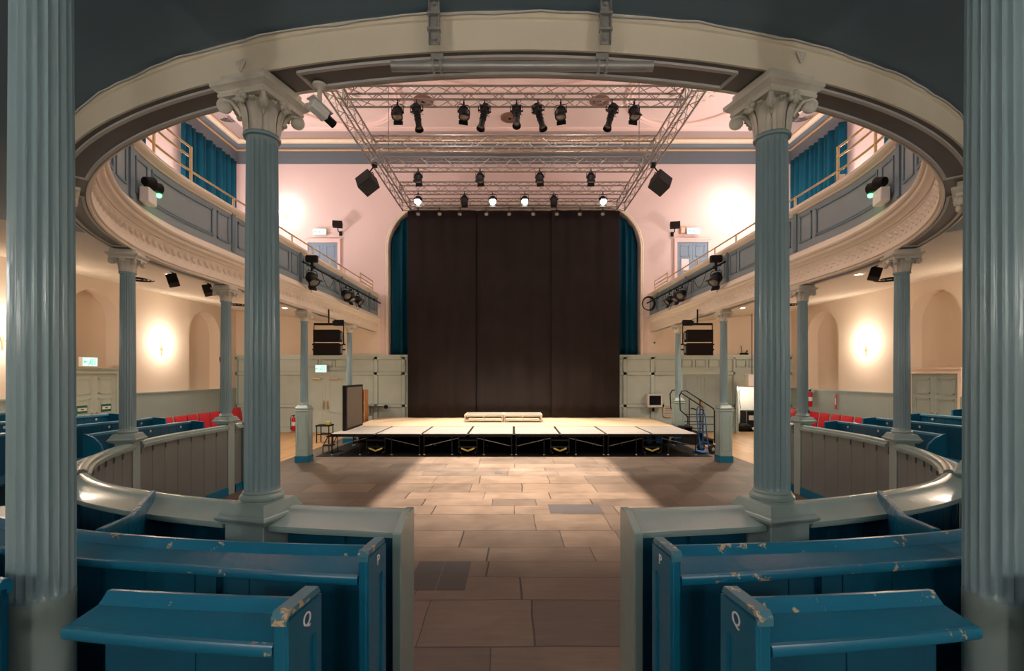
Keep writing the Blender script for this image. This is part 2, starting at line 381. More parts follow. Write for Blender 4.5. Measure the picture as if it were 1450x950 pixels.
# ---- back wall: pink above with the arched stage recess, panelling below
AX0, AX1, ASP, ATOP, AR = -4.62, 4.68, 6.8, 8.4, 1.6
def back_wall():
    m = MB()
    def q(x,z,d=0): return Vector((x, YB+d, z))
    Z0, ZT = 2.85, ZC
    HX0, HX1, HZ = 8.25, 9.5, 1.72      # the store hatch in the right-hand corner
    pts = []
    for i in range(13):
        t = pi/2*i/12; pts.append((AX0+AR-AR*cos(t), ASP+AR*sin(t)))
    for i in range(13):
        t = pi/2*i/12; pts.append((AX1-AR+AR*sin(t), ASP+AR*cos(t)))
    m.add([q(-XW,Z0),q(AX0,Z0),q(AX0,ZT),q(-XW,ZT)],[(0,1,2,3)])
    m.add([q(AX1,Z0),q(XW,Z0),q(XW,ZT),q(AX1,ZT)],[(0,1,2,3)])
    m.grid([[q(x,z) for x,z in pts],[q(x,ZT) for x,z in pts]])
    edge = [(AX0,Z0)]+pts+[(AX1,Z0)]
    m.grid([[q(x,z) for x,z in edge],[q(x,z,.5) for x,z in edge]])
    m.add([q(AX0-.01,Z0,.5),q(AX1+.01,Z0,.5),q(AX1+.01,ATOP+.1,.5),q(AX0-.01,ATOP+.1,.5)],[(0,1,2,3)])
    struct('wall_back', m, 'pink', smooth=False)
    # moulding round the recess
    mo = MB(); rows = []
    for k,(x,z) in enumerate(edge):
        if k == 0: n = Vector((-1,0,0))
        elif k == len(edge)-1: n = Vector((1,0,0))
        else:
            cx = AX0+AR if k <= 13 else AX1-AR
            n = Vector((x-cx,0,z-ASP)).normalized()
        b = q(x,z)
        rows.append([b+n*o+Vector((0,-h,0)) for o,h in ((0,-.02),(0,.05),(.03,.07),(.06,.05),(.09,.06),(.13,.03),(.13,-.02))])
    mo.grid(rows, True); struct('trim_3', mo, 'crm2')
    # lower wall and hatch opening
    l = MB(); l.bx(-XW,HX0,YB,YB+.25,0,2.85); l.bx(HX1,XW,YB,YB+.25,0,2.85); l.bx(HX0,HX1,YB,YB+.25,HZ,2.85)
    struct('wall_back_lower', l, 'dadob', smooth=False)
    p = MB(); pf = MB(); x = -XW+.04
    zr = [(.0,.18,.06),(.93,1.03,.05),(2.12,2.22,.05),(2.7,2.8,.05)]
    doors = [(-7.72,-6.12),(6.16,7.66),(HX0-.08,HX1+.1)]
    def clash(a,b): return any(b > d0 and a < d1 for d0,d1 in doors)
    # rails between the doors
    spans = []; c = -XW
    for d0,d1 in doors: spans.append((c,d0)); c = d1
    spans.append((c,XW))
    for a,b in spans:
        for z0,z1,t in zr[:3]: p.bx(a,b,YB-t,YB,z0,z1)
        n = max(1, round((b-a)/1.02))
        for i in range(n+1):
            xx = a+(b-a)*i/n; p.bx(max(a,xx-.06),min(b,xx+.06),YB-.05,YB,0,2.8)
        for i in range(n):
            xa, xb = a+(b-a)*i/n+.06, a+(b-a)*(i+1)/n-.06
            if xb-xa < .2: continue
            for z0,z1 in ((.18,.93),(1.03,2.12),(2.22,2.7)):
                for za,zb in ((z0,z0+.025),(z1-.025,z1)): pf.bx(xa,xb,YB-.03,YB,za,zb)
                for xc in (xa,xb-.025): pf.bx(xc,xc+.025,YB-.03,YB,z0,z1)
    for d0,d1 in doors:
        p.bx(d0,d1,YB-.035,YB,2.3,2.34)
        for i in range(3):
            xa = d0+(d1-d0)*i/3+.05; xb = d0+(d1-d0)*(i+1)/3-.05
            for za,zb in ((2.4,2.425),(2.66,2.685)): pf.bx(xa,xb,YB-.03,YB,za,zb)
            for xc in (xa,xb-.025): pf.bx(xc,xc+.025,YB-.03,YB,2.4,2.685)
    p.bx(-XW,XW,YB-.05,YB,2.7,2.78); p.bx(-XW,XW,YB-.09,YB,2.78,2.81); p.bx(-XW,XW,YB-.11,YB,2.81,2.86)
    struct('trim_4', p, 'dadob', smooth=False); struct('trim_14', pf, 'dado', smooth=False)  # thin mouldings take a darker tone standing in for the panels' shadow lines
    u = MB(); u.bx(-XW,-4.95,YB-.006,YB+.002,2.85,4.6); u.bx(4.95,XW,YB-.006,YB+.002,2.85,4.6); struct('wall_back_gallery', u, 'wallc', smooth=False)
    # the corner return of the panelling on the left side wall
    # ---- store hatch recess
    h = MB(); a = .9
    h.bx(HX0-.05,HX0,YB+.25,YB+.25+a,0,HZ+.05); h.bx(HX1,HX1+.05,YB+.25,YB+.25+a,0,HZ+.05)
    h.bx(HX0,HX1,YB+.25+a,YB+.3+a,0,HZ); h.bx(HX0,HX1,YB+.25,YB+.25+a,HZ,HZ+.05)
    struct('wall_hatch', h, 'white', smooth=False)
    f = MB(); f.bx(HX0,HX0+.05,YB-.04,YB+.1,0,HZ); f.bx(HX1-.05,HX1,YB-.04,YB+.1,0,HZ); f.bx(HX0,HX1,YB-.04,YB+.1,HZ-.05,HZ)
    struct('trim_5', f, 'white', smooth=False)
    return HX0,HX1,HZ
HX0,HX1,HZ = back_wall()

# ---- cornice of the hall
def rect_run(mb, prof):
    rows = []
    for k in range(4):
        row = []
        for o,z in prof:
            row.append([Vector((-XW+o,YR,z)),Vector((-XW+o,YB-o,z)),Vector((XW-o,YB-o,z)),Vector((XW-o,YR,z))][k])
        rows.append(row)
    return mb.grid(rows, True)
def rr(a,b,z0,z1): return [(a,z0),(b,z0),(b,z1),(a,z1)]
struct('trim_6', rect_run(MB(), rr(-.02,.03,9.92,10.38)), 'band', smooth=False)
struct('trim_7', rect_run(MB(), [(-.02,10.38),(.07,10.38),(.08,10.41),(.07,10.44),(-.02,10.44)]), 'gold', smooth=False)
struct('trim_8', rect_run(MB(), [(-.02,10.44),(.05,10.44),(.08,10.52),(.15,10.6),(-.02,10.6)]), 'band', smooth=False)
struct('trim_9', rect_run(MB(), [(-.02,10.6),(.17,10.6),(.17,10.64),(.22,10.66),(.27,10.72),(.27,10.755),(-.02,10.755)]), 'crm2', smooth=False)
struct('trim_10', rect_run(MB(), rr(.27,.30,10.70,10.755)), 'gold', smooth=False)
struct('trim_11', rect_run(MB(), rr(.30,.86,10.742,10.755)), 'greyb', smooth=False)
struct('trim_12', rect_run(MB(), [(.86,10.755),(.86,10.70),(.92,10.68),(1.0,10.69),(1.04,10.73),(1.06,10.755)]), 'pinkm')
def ring(mb, cx, cy, rx, ry, w=.15, h=.11, n=72):
    rows = []
    for i in range(n):
        a = 2*pi*i/n; rows.append([Vector((cx+(rx+o)*cos(a), cy+(ry+o)*sin(a), ZC+.004-z)) for o,z in ((-w,0),(-w,h*.6),(-w*.5,h),(0,h*.75),(w*.5,h),(w,h*.6),(w,0))])
    rows.append(rows[0]); return mb.grid(rows)
cm = MB()
ring(cm,0,8.35,6.25,6.25); ring(cm,-5.5,14.7,1.95,1.95,.12); ring(cm,5.5,14.7,1.95,1.95,.12); 
struct('trim_13', cm, 'pinkm')
def rosette(x, y, label):
    t = thing('ceiling_rosette', label, 'ceiling rose', (x,y,ZC), group='plaster ceiling roses')
    b = MB(); b.lathe([(0.001,-.10),(.08,-.10),(.12,-.06),(.2,-.05),(.22,-.02),(.46,-.02),(.5,-.05),(.55,-.05),(.58,0)], 40)
    b.build('disc','pinkm',t)
    l = MB()
    for k in range(16):
        a = 2*pi*k/16
        for r,s in ((.16,.05),(.34,.09),(.66,.07)):
            R = Matrix.Rotation(a+(pi/16 if s==.09 else 0),3,'Z')
            l.sphere(R @ Vector((r,0,-.035)), s, 8, 6, (1.5,.62,.5), R)
    l.build('acanthus_ring','stone',t)
    return t
rosette(-5.5,14.7,'ornate plaster ceiling rose beside the left side truss')
rosette(5.5,14.7,'ornate plaster ceiling rose beside the right side truss')
def ceil_disc(x, y, label, r=.3):
    t = thing('ceiling_vent', label, 'ceiling vent', (x,y,ZC), group='round vents in the hall ceiling')
    MB().lathe([(0.001,-.05),(r*.55,-.05),(r*.6,-.03),(r*.7,-.03),(r*.72,-.05),(r,-.05),(r*1.05,0)],28).build('disc', mat('bronze vent', (126,92,76), .5) if 'bronze' not in M else M['bronze'], t)
    MB().lathe([(0.001,-.065),(.05,-.065),(.06,-.05)],12).build('boss','black',t)
M['bronze'] = mat('brown vent paint', (120,88,74), .5)
ceil_disc(-2.84,15.2,'round brown vent in the ceiling seen beside the leftmost long black spotlight')
ceil_disc(-.13,16.2,'round brown vent in the ceiling seen at the middle of the front truss')
ceil_disc(2.7,15.2,'round brown vent in the ceiling seen just under the right half of the front truss')
for sd,side in SIDES:
    t = thing('arched_grille', 'slotted fan shaped black grille on the %s edge of the hall ceiling'%side, 'ceiling grille', (sd*9.62,16.15,ZC-.01), rz=0 if sd<0 else 0, group='fan shaped grilles in the ceiling border')
    MB().lathe([(.0001,-.004),(.33,-.004),(.36,0)],32).build('plate','greyb',t)
    g = MB()
    for r in (.08,.14,.2,.26,.32):
        g.tube([(r*cos(a),r*sin(a),-.012) for a in [(-.5+pi*1.0*i/14) for i in range(15)]], .008, 6)
    g.build('slot','black',t)

# ---- ceiling under the gallery and gallery deck
def out_pt(s, z):   # where the outward ray meets the walls
    p = hp(s, 5.255); a = abs(s)
    d = Vector((p.x, p.y-YC, 0)) if a < SQ else Vector((p.x,0,0))
    d.normalize(); ts = []
    if d.x: ts.append((XW - abs(p.x))/abs(d.x))
    if d.y < 0: ts.append((p.y - YR)/-d.y)
    q = p + d*min(ts); q.z = z; return q
def gallery_ceiling(s0, s1, name, m, sd=None):
    rows = []
    b = MB()
    for s in svals(s0, s1, .2):
        a = hp(s, 5.255); a.z = 3.90; a2 = hp(s, 5.255); a2.z = 4.2
        rows.append([a, out_pt(s, 4.5), out_pt(s, 5.0), a2])
    b.grid(rows, True); struct(name, b, m)
SD = s_of_y(6.3)
SE = SQ + (YB - YC)
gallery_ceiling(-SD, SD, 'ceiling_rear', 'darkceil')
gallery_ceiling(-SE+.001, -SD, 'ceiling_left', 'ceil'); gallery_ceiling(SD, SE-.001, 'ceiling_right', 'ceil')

# ---- doors
def panel_leaf(w, h, t=.045, rows=((.12,.36),(.42,.72),(.77,.95))):
    """a door leaf standing on z=0, x from 0 to w, front face at y=0"""
    b = MB(); b.bx(0,w,0,t,0,h)
    for a,c in rows:
        z0,z1 = a*h, c*h; x0,x1 = .11*1.0, w-.11
        for za,zb in ((z0,z0+.03),(z1-.03,z1)): b.bx(x0,x1,-.014,0,za,zb)
        for xa in (x0,x1-.03): b.bx(xa,xa+.03,-.014,0,z0,z1)
    return b
def double_door(name, label, x, y, z, w, h, rz, m, mf, closers=False, sign=False, notice=False, inset=0, plates=True):
    t = thing(name, label, 'door', (x,y,z), rz, kind='structure')
    lw = w/2
    for k in (-1,1):
        lf = panel_leaf(lw-.006, h-.01)
        ox = -lw+.003 if k < 0 else .003
        L = MB().add([(v[0]+ox, v[1], v[2]+.005) for v in lf.v], lf.f).build('leaf', m, t, smooth=False)
        if plates:
            hd = MB(); hx = -.07 if k < 0 else .07
            hd.bx(hx-.03,hx+.03,-.022,-.012,h*.4,h*.56); hd.tube([(hx,-.02,h*.43),(hx,-.06,h*.44),(hx,-.06,h*.52),(hx,-.02,h*.53)],.011,6)
            hd.build('handle','brass',L)
        if closers:
            MB().bx(k*lw*.45-.14, k*lw*.45+.14,-.07,-.012,h-.16,h-.09).build('door_closer','brass',L,bevel=.006)
        if sign:
            sx = k*lw*.52
            g = MB().bx(sx-.14,sx+.14,-.02,-.013,h*.56,h*.645); sg = g.build('fire_door_sign','green',L,smooth=False)
            MB().bx(sx-.125,sx+.125,-.022,-.0195,h*.585,h*.62).build('sign_panel','paper',sg,smooth=False)
            a = MB().bx(sx-.04,sx+.02,-.0235,-.0215,h*.597,h*.61); a.prism([(0,-.02),(.03,0),(0,.02)],.002,Matrix.Translation((sx+.02,-.0215,h*.6035)) @ Matrix.Rotation(pi/2,4,'X')); a.build('arrow','green',sg,smooth=False)
    f = MB(); fw = .1
    f.bx(-lw-fw,-lw,-.035,.06,0,h+fw); f.bx(lw,lw+fw,-.035,.06,0,h+fw); f.bx(-lw,lw,-.035,.06,h,h+fw); f.bx(-lw-fw-.02,lw+fw+.02,-.06,.04,h+fw,h+fw+.04)
    f.build('frame', mf, t, smooth=False)
    if notice: MB().bx(-.42,-.14,-.022,-.012,h*.55,h*.73).build('notice','paper',t,smooth=False)
    return t
double_door('door_1','pale grey green double door with brass closers, under a lit exit sign on the back wall panelling',-6.92,YB-.06,0,1.46,2.1,0,'dadob','dadob',closers=True)
double_door('door_2','grey double door in the back wall behind the black handrails',6.91,YB-.06,0,1.38,2.14,0,'dado','dadob',plates=True)
double_door('door_3','pale blue gallery level double door beneath the bracketed black speaker',-7.04,YB-.05,4.7,1.1,2.3,0,'doorb','pinkm')
double_door('door_4','pale blue gallery level double door with a white notice',6.6,YB-.05,4.7,1.14,2.32,0,'doorb','pinkm',notice=True)
double_door('door_5','side wall double door with green and white fire door signs',-XW-.02,11.85,0,1.32,2.16,pi/2,'dadob','dadob',sign=True)
double_door('door_6','side wall double door with brass plates in a cream frame',XW+.02,11.85,0,1.32,2.16,-pi/2,'dado','wallc')
# ================================================================== THE GALLERY
SA = 1.38           # first column either side of the aisle
COLS = {'A':1.415, 'Y':s_of_y(3.96, 5.28), 'B':s_of_y(6.2), 'C':s_of_y(8.66), 'D':s_of_y(11.9), 'E':s_of_y(15.2)}
gal = thing('gallery', 'curved horseshoe gallery with blue grey panelled front, carried on slender fluted columns', 'gallery', (0,YC,3.715), kind='thing')
GL = gal.location
def G(mb, name, m, **k): return mb.build(name, m, gal, loc=GL, **k)
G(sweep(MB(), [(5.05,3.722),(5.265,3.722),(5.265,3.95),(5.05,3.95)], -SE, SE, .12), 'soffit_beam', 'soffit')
G(sweep(MB(), [(5.262,3.715),(5.275,3.715),(5.275,3.86),(5.285,3.865),(5.285,3.89),(5.275,3.905),(5.262,3.905)], -SE, SE, .12), 'outer_fascia', 'cream')
ss = sorted([-v for v in COLS.values()] + list(COLS.values()))
bays = list(zip(ss, ss[1:])) + [(-SE, ss[0]), (ss[-1], SE)]
bd = MB()
for a,b in bays:
    a2, b2 = a+.27, b-.27
    if b2-a2 < .3: continue
    for r in (5.079, 5.217): sweep(bd, rect(r-.011, r+.011, 3.709, 3.725), a2, b2, .12)
    for s in (a2, b2): sweep(bd, rect(5.079, 5.217, 3.711, 3.725), s-.009, s+.009)
G(bd, 'soffit_moulding', 'bead')
G(sweep(MB(), [(5.06,3.715),(5.05,3.712),(5.04,3.72),(5.04,3.745),(5.022,3.755),(5.022,3.775),(5.03,3.79),(5.03,3.99),(5.022,4.005),(5.06,4.03)], -SE, SE, .1), 'frieze', 'crm2')
def scroll(mb, s):
    """one leaf of the running ornament in the frieze, lying on its sloping face"""
    out = hn(s); 
    T = Vector((-sin(out), cos(out), 0)); o = Vector((cos(out), sin(out), 0))
    n = (-o*.96 + Vector((0,0,-.25))).normalized(); u = n.cross(T).normalized()
    if u.z < 0: u = -u
    c = hp(s, 5.03); c.z = 3.89
    for k,(du,dt,ang,L,W) in enumerate(((.02,0,.5,.078,.026),(-.045,.04,-.6,.05,.02),(.05,.045,1.2,.044,.018))):
        pc = c + u*du + T*dt; ax = T*cos(ang)+u*sin(ang); bx_ = n.cross(ax)
        rows = [[pc+ax*L*x+bx_*W*y+n*(.012*h) for x,y,h in ((-1,0,0),(-.5,-.8,0),(.1,-1,0),(.7,-.5,0),(1,0,0),(.7,.5,0),(.1,1,0),(-.5,.8,0))]]
        n0 = len(mb.v); mb.add(rows[0]+[pc+n*.022+ax*.01], [(i,(i+1)%8,8) for i in range(8)])
ozs = [MB(), MB()]; s = -SE+.1
while s < SE-.1:
    if abs(s) > 1.5: scroll(ozs[s>0], s)
    s += .165
for oz in ozs: G(oz, 'frieze_ornament', 'crm2', fix=False)
G(sweep(MB(), [(5.04,4.000),(5.018,4.004),(5.018,4.025),(5,4.029),(4.99,4.050),(4.965,4.071),(4.945,4.080),(4.94,4.088),(4.94,4.126),(4.92,4.132),(4.905,4.147),(4.902,4.168),(4.915,4.189),(4.935,4.197),(4.945,4.218),(4.965,4.235),(4.99,4.243),(5,4.269),(5.002,4.294),(5.03,4.306),(5.035,4.336),(5.1,4.340),(5.1,4.000)], -SE, SE, .1), 'cornice', 'crm2')
G(sweep(MB(), rect(5.03,5.12,4.3,5.04), -SE, SE, .1), 'parapet', 'para')
# raised panel mouldings and pilasters on the parapet
pms = [MB(), MB()]
bay = 2.74
def frame(a, b, z0, z1, w=.03, t=.014):
    for k,sd in ((0,-1),(1,1)):
        for za,zb in ((z0,z0+w),(z1-w,z1)): sweep(pms[k], rect(5.03-t,5.035,za,zb), a, b, .1, sd=sd)
        for x in (a, b-w): sweep(pms[k], rect(5.03-t,5.035,z0,z1), x, x+w, .1, sd=sd)
for i in range(-2, 4):
    s = 9.21+bay*i
    if s > SE-.6: continue
    for k,sd in ((0,-1),(1,1)): sweep(pms[k], rect(5.005,5.035,4.335,5.0), s-.13, s-.03, .1, sd=sd)
    frame(s+.07, s+.41, 4.44, 4.91); frame(s+.52, min(SE-.1,s+2.08), 4.44, 4.91); frame(s+.55, min(SE-.13,s+2.05), 4.47, 4.88, .012, .02)
    if s+2.55 < SE: frame(s+2.19, s+2.53, 4.44, 4.91)
for pm in pms: G(pm, 'panel_moulding', 'parad', smooth=False)
G(sweep(MB(), [(5.1,4.98),(5.02,4.98),(5.01,5.0),(4.98,5.012),(4.955,5.03),(4.94,5.055),(4.95,5.075),(4.945,5.085),(4.95,5.10),(5.0,5.115),(5.2,5.12),(5.2,4.98)], -SE, SE, .1), 'parapet_cap', 'crm2')
# handrail of the gallery: one low rail all round, taller guards near the bends and at the stage end
def brail(nm, label_parent, pieces):
    m = MB()
    for pts, r in pieces: m.tube(pts, r, 8)
    G(m, nm, 'brass')
for sd,_ in SIDES:
    pcs = []
    s0, s1 = s_of_y(4.6), s_of_y(15.9)
    def q(s, z): p = hp(sd*s, 5.05); p.z = z+.03; return p
    pcs.append(([q(s,5.28) for s in svals(s0, s1, .25)], .017))
    g0, g1 = s_of_y(5.5), s_of_y(7.55)
    for z in (5.50, 5.65): pcs.append(([q(s,z) for s in svals(g0, g1, .2)], .017))
    for s in (g1, (g0+g1)/2+.12, g0): pcs.append(([q(s,5.07), q(s,5.66)], .02))
    s = g1+1.15
    while s < s1-.5: pcs.append(([q(s,5.07), q(s,5.29)], .02)); s += 1.15
    e1 = s_of_y(17.3)
    for z in (5.19, 5.31, 5.44): pcs.append(([q(s,z) for s in svals(s1, e1, .4)], .016))
    for s in (s1, e1): pcs.append(([q(s,5.05), q(s,5.46)], .02))
    brail('handrail', gal, pcs)

# ================================================================== COLUMNS
def fluted(mb, z0, z1, r0, r1, n=20):
    per = 7; N = n*per; rings = []
    def ring_at(z, r, dep):
        return [Vector((cos(2*pi*k/N)*rr_, sin(2*pi*k/N)*rr_, z)) for k in range(N) for rr_ in [r - dep*max(0, sin(pi*((k%per)-.5)/(per-1.0)))**.7 if 0 < (k%per) < per-0 and sin(pi*((k%per)-.5)/(per-1.0)) > 0 else r]]
    D = .0105
    hs = [(0,0),(.012,0),(.02,.45),(.032,.85),(.05,1)]
    L = z1-z0
    for h,d in hs: rings.append(ring_at(z0+h, r0, D*d))
    for i in range(1,8): 
        t = i/8; rings.append(ring_at(z0+.05+(L-.1)*t, r0+(r1-r0)*(t**1.5), D))
    for h,d in reversed(hs): rings.append(ring_at(z1-h, r1, D*d))
    mb.grid(rings, True); return mb
def make_column(label, loc, rz, zb=1.43, foot='pedestal', pw=.125):
    """fluted cast iron column. zb: height at which the shaft starts; loc on the floor; local +x points outward"""
    t = thing('fluted_column', label, 'column', loc, rz, 'fluted columns under the gallery', kind='thing')
    zt = 3.425 if foot != 'plain' else 3.62
    if foot == 'plain':
        fluted(MB(), zb, zt, .09, .082).build('shaft', 'slate', t, ang=50)
        MB().lathe([(.0905,0),(.0905,zb+.006)],40).build('lower_shaft','ped',t)
    else:
        fluted(MB(), zb, zt, .09, .08).build('shaft', 'slate', t, ang=50)
        b = MB(); b.lathe([(.092,zb+.012),(.097,zb+.005),(.095,zb-.004),(.104,zb-.008),(.112,zb-.018),(.112,zb-.03),(.104,zb-.038),(.112,zb-.045),(.122,zb-.05)],36)
        b.build('base','ped',t)
        MB().square([(.12,zb-.155),(.138,zb-.15),(.142,zb-.138),(.150,zb-.134),(.158,zb-.126),(.161,zb-.115),(.155,zb-.104),(.146,zb-.10),(.144,zb-.092),(.137,zb-.078),(.128,zb-.064),(.123,zb-.052),(.117,zb-.045)]).build('plinth','ped',t,ang=30)
        if foot == 'pedestal':
            MB().bx(-pw,pw,-pw,pw,0,zb-.148).build('pedestal','ped',t,bevel=.005)
        else:
            m = MB(); m.bx(-.15,.15,-.15,.15,.15,zb-.148); m.square([(.15,zb-.21),(.155,zb-.2),(.165,zb-.185),(.168,zb-.17),(.16,zb-.148)]); m.build('pedestal','ped',t,bevel=.006)
            q = MB()
            for a in range(4):
                R = Matrix.Rotation(a*pi/2,3,'Z')
                for c,d in (((0,-.153,.3),(.2,.012,.02)),((0,-.153,zb-.28),(.2,.012,.02)),((-.1,-.153,(zb)/2),(.02,.012,zb-.58)),((.1,-.153,zb/2),(.02,.012,zb-.58))):
                    q.box(R @ Vector(c), d, R)
            q.build('pedestal_panel','ped',t,smooth=False)
            MB().bx(-.165,.165,-.165,.165,0,.15).build('painted_foot','blue',t,bevel=.005)
    # capital
    MB().lathe([(.082,zt-.005),(.093,zt-.002),(.095,zt+.01),(.088,zt+.02),(.08,zt+.024)],32).build('astragal','slate',t)
    c = MB(); N = 64; rows = []
    for h,r in ((0,.082),(.05,.083),(.095,.088),(.125,.099),(.145,.115),(.156,.125)):
        rows.append([Vector(((r+.006*cos(8*2*pi*k/N*2))*cos(2*pi*k/N), (r+.006*cos(16*pi*k/N*1.0))*sin(2*pi*k/N), zt+.015+h)) for k in range(N)])
    c.grid(rows, True); c.build('capital_bell','stone',t)
    lv = MB()
    for k in range(8):
        R = Matrix.Rotation(2*pi*k/8+pi/8,3,'Z')
        prof = [(.084,.0,.026),(.087,.05,.032),(.093,.10,.034),(.106,.14,.032),(.126,.168,.026),(.142,.166,.018),(.146,.150,.010)]
        rows = []
        for r,h,w in prof:
            rows.append([R @ Vector((r+o, y, zt+.018+h*.88)) for y,o in ((-w,0),(-w*.5,.008),(0,.003),(w*.5,.008),(w,0))])
        lv.grid(rows); 
        rows2 = [[R @ Vector((r-.008, y, zt+.018+h*.88-.004)) for y in (-w,0,w)] for r,h,w in prof]; lv.grid(rows2)
    lv.build('acanthus_leaf','stone',t,fix=False)
    for k in range(4):
        R = Matrix.Rotation(pi/4+k*pi/2,3,'Z'); v = MB()
        pts = []; rad_ = []
        for i in range(22):
            a = pi*.9 - i*.36; q = .046*(1-i/26)
            pts.append(R @ Vector((.172+q*cos(a), 0, zt+.132+q*sin(a)))); rad_.append(.014-.0003*i)
        pts = [R @ Vector((.10,0,zt+.10)), R @ Vector((.115,0,zt+.128))]+pts; rad_ = [.008,.011]+rad_
        v.tube(pts, rad_, 8)
        for sgn in (-1,1): v.sphere(R @ Vector((.172,sgn*.006,zt+.132)), .03, 10, 6, (1,.55,1), R)
        v.build('volute','stone',t)
    for k in range(4):
        R = Matrix.Rotation(k*pi/2,3,'Z'); f = MB()
        for j in range(5):
            a = 2*pi*j/5; f.sphere(R @ Vector((.148,.022*cos(a),zt+.158+.022*sin(a))), .016, 8, 5)
        f.sphere(R @ Vector((.155,0,zt+.158)), .014, 8, 5); f.build('rosette','stone',t)
    MB().square([(.13,zt+.17),(.148,zt+.172),(.15,zt+.188),(.146,zt+.192),(.15,zt+.2),(.16,zt+.206),(.168,zt+.216),(.174,zt+.22),(.176,zt+.24),(.14,zt+.244),(.14,zt+.2895)]).build('abacus','stone',t,ang=30)
    return t
def col_at(s, sd, label, r=RC, **k):
    p = hp(sd*s, r); return make_column(label, p, hn(sd*s), **k)
for sd,side in SIDES:
    near = 'left' if sd < 0 else 'right'
    # columns standing among the rear pews, close to the camera
    zc_ = Vector((sd*1.657, 1.68, 0))
    make_column('large fluted column crossing the whole %s edge of the picture in row Q'%near, zc_, 0, zb=1.37, foot='plain')
    col_at(COLS['A'], sd, 'fluted column with pedestal on the curved screen by the aisle, %s of it'%near, zb=1.50)
    col_at(COLS['Y'], sd, 'fluted column almost hidden behind the %smost big column'%near, zb=1.455, r=5.28)
    col_at(COLS['B'], sd, 'fluted column on the screen, in front of %s'%('the wall light left of the stage' if sd<0 else 'the blue pews right of the stage'), zb=1.43, pw=.1)
    col_at(COLS['C'], sd, 'fluted column at the %s screen end beside %s'%(near, 'the red chairs in a row' if sd<0 else 'the camouflage jacket'), zb=1.43, pw=.1)
    col_at(COLS['D'], sd, 'slim column on a tall blue footed pedestal near the %s'%('black upright board' if sd<0 else 'blue sack truck'), zb=1.43, foot='floor')
    col_at(COLS['E'], sd, 'slim column furthest back, beside the %s hanging loudspeakers'%near, zb=1.43, foot='floor')
# small shield plaques and the cable along the fascia
def on_radius(px, py, r):   # point of a vertical ring of radius r seen at a pixel (near side)
    k = (px-VX)/F; A = k*k+1; B = -2*YC; C = YC*YC-r*r
    d = (-B - sqrt(B*B-4*A*C))/(2*A); return Vector((k*d, d, EYE+(VY-py)*d/F))
for sd,side in SIDES:
    p = on_radius(335 if sd<0 else 1128, 93 if sd<0 else 80, 5.285)
    a = atan2(p.y-YC, p.x); R = Matrix.Rotation(a-pi/2,4,'Z')
    T = Matrix.Translation(p) @ Matrix.Rotation(a+pi/2,4,'Z') @ Matrix.Rotation(pi/2,4,'X')
    t = thing('shield_plaque', 'small carved shield plaque on the cream fascia above the %s aisle column'%side, 'plaque', p, group='shield plaques on the fascia')
    m = MB(); m.prism([(-.027,.026),(.027,.026),(.03,.012),(0,-.04),(-.03,.012)], .008, T); m.build('shield','stone',t,loc=p,bevel=.003)
    m = MB()
    for x,y in ((-.012,.012),(.012,.012),(0,0),(0,-.02)): m.sphere(T @ Vector((x,y,.008)), .006, 8, 5)
    m.build('boss','stone',t,loc=p)
c = MB(); pts = []
for s in svals(-4.4,4.4,.11): 
    p = hp(s, 5.292); p.z = 3.885+.006*sin(s*9)+.004*sin(s*23); pts.append(p)
c.tube(pts, .005, 6)
tag(c.build('electric_cable','bead'), 'thin cable clipped along the top of the cream curved fascia', 'cable')
# scaffold pole on two steel drop brackets
y0 = YC-5.275
pole = thing('scaffold_pole', 'long galvanised scaffold pole slung under the curved beam overhead', 'pole', (0.03,2.38,3.655))
m = MB(); xa, xb = (548-VX)*2.38/F, (918-VX)*2.38/F
T = Matrix.Translation((xa,2.38,3.655)) @ Matrix.Rotation(pi/2,4,'Y')
L = xb-xa
m.lathe([(.019,.002),(.024,0),(.024,L),(.019,L-.002)],20,T,cap=False); m.lathe([(.019,.002),(.019,L-.002)],20,T,cap=False)
m.build('tube','steel',pole,loc=pole.location)
for px,w in ((612,'left'),(847,'right')):
    x = (px-VX)*2.36/F; t = thing('pipe_bracket', 'steel drop bracket clamping the %s end of the overhead scaffold pole'%w, 'bracket', (x,2.37,3.66), group='drop brackets of the scaffold pole')
    s_ = MB(); s_.bx(x-.02,x+.02,y0-.06,y0-.052,3.70,3.90); s_.bx(x-.026,x-.02,y0-.075,y0-.05,3.70,3.90); s_.bx(x+.02,x+.026,y0-.075,y0-.05,3.70,3.90); s_.build('strap','steel',t,loc=t.location,bevel=.002)
    b = MB()
    for z in (3.72,3.78,3.85,3.885): b.lathe([(.0001,.012),(.009,.012),(.009,0)],6,Matrix.Translation((x,y0-.06,z)) @ Matrix.Rotation(pi/2,4,'X'))
    for z in (3.755,3.83): b.bx(x-.03,x+.03,y0-.082,y0-.055,z,z+.012)
    b.build('bolt','steel',t,loc=t.location)
    k = MB(); k.tube([(x-.018+.0,2.38+.028*cos(a),3.655+.028*sin(a)) for a in [2*pi*i/16 for i in range(16)]],.007,6,closed=True); k.tube([(x+.018,2.38+.028*cos(a),3.655+.028*sin(a)) for a in [2*pi*i/16 for i in range(16)]],.007,6,closed=True)
    k.bx(x-.03,x+.03,2.365,2.395,3.678,3.71); k.build('clamp','steel',t,loc=t.location)
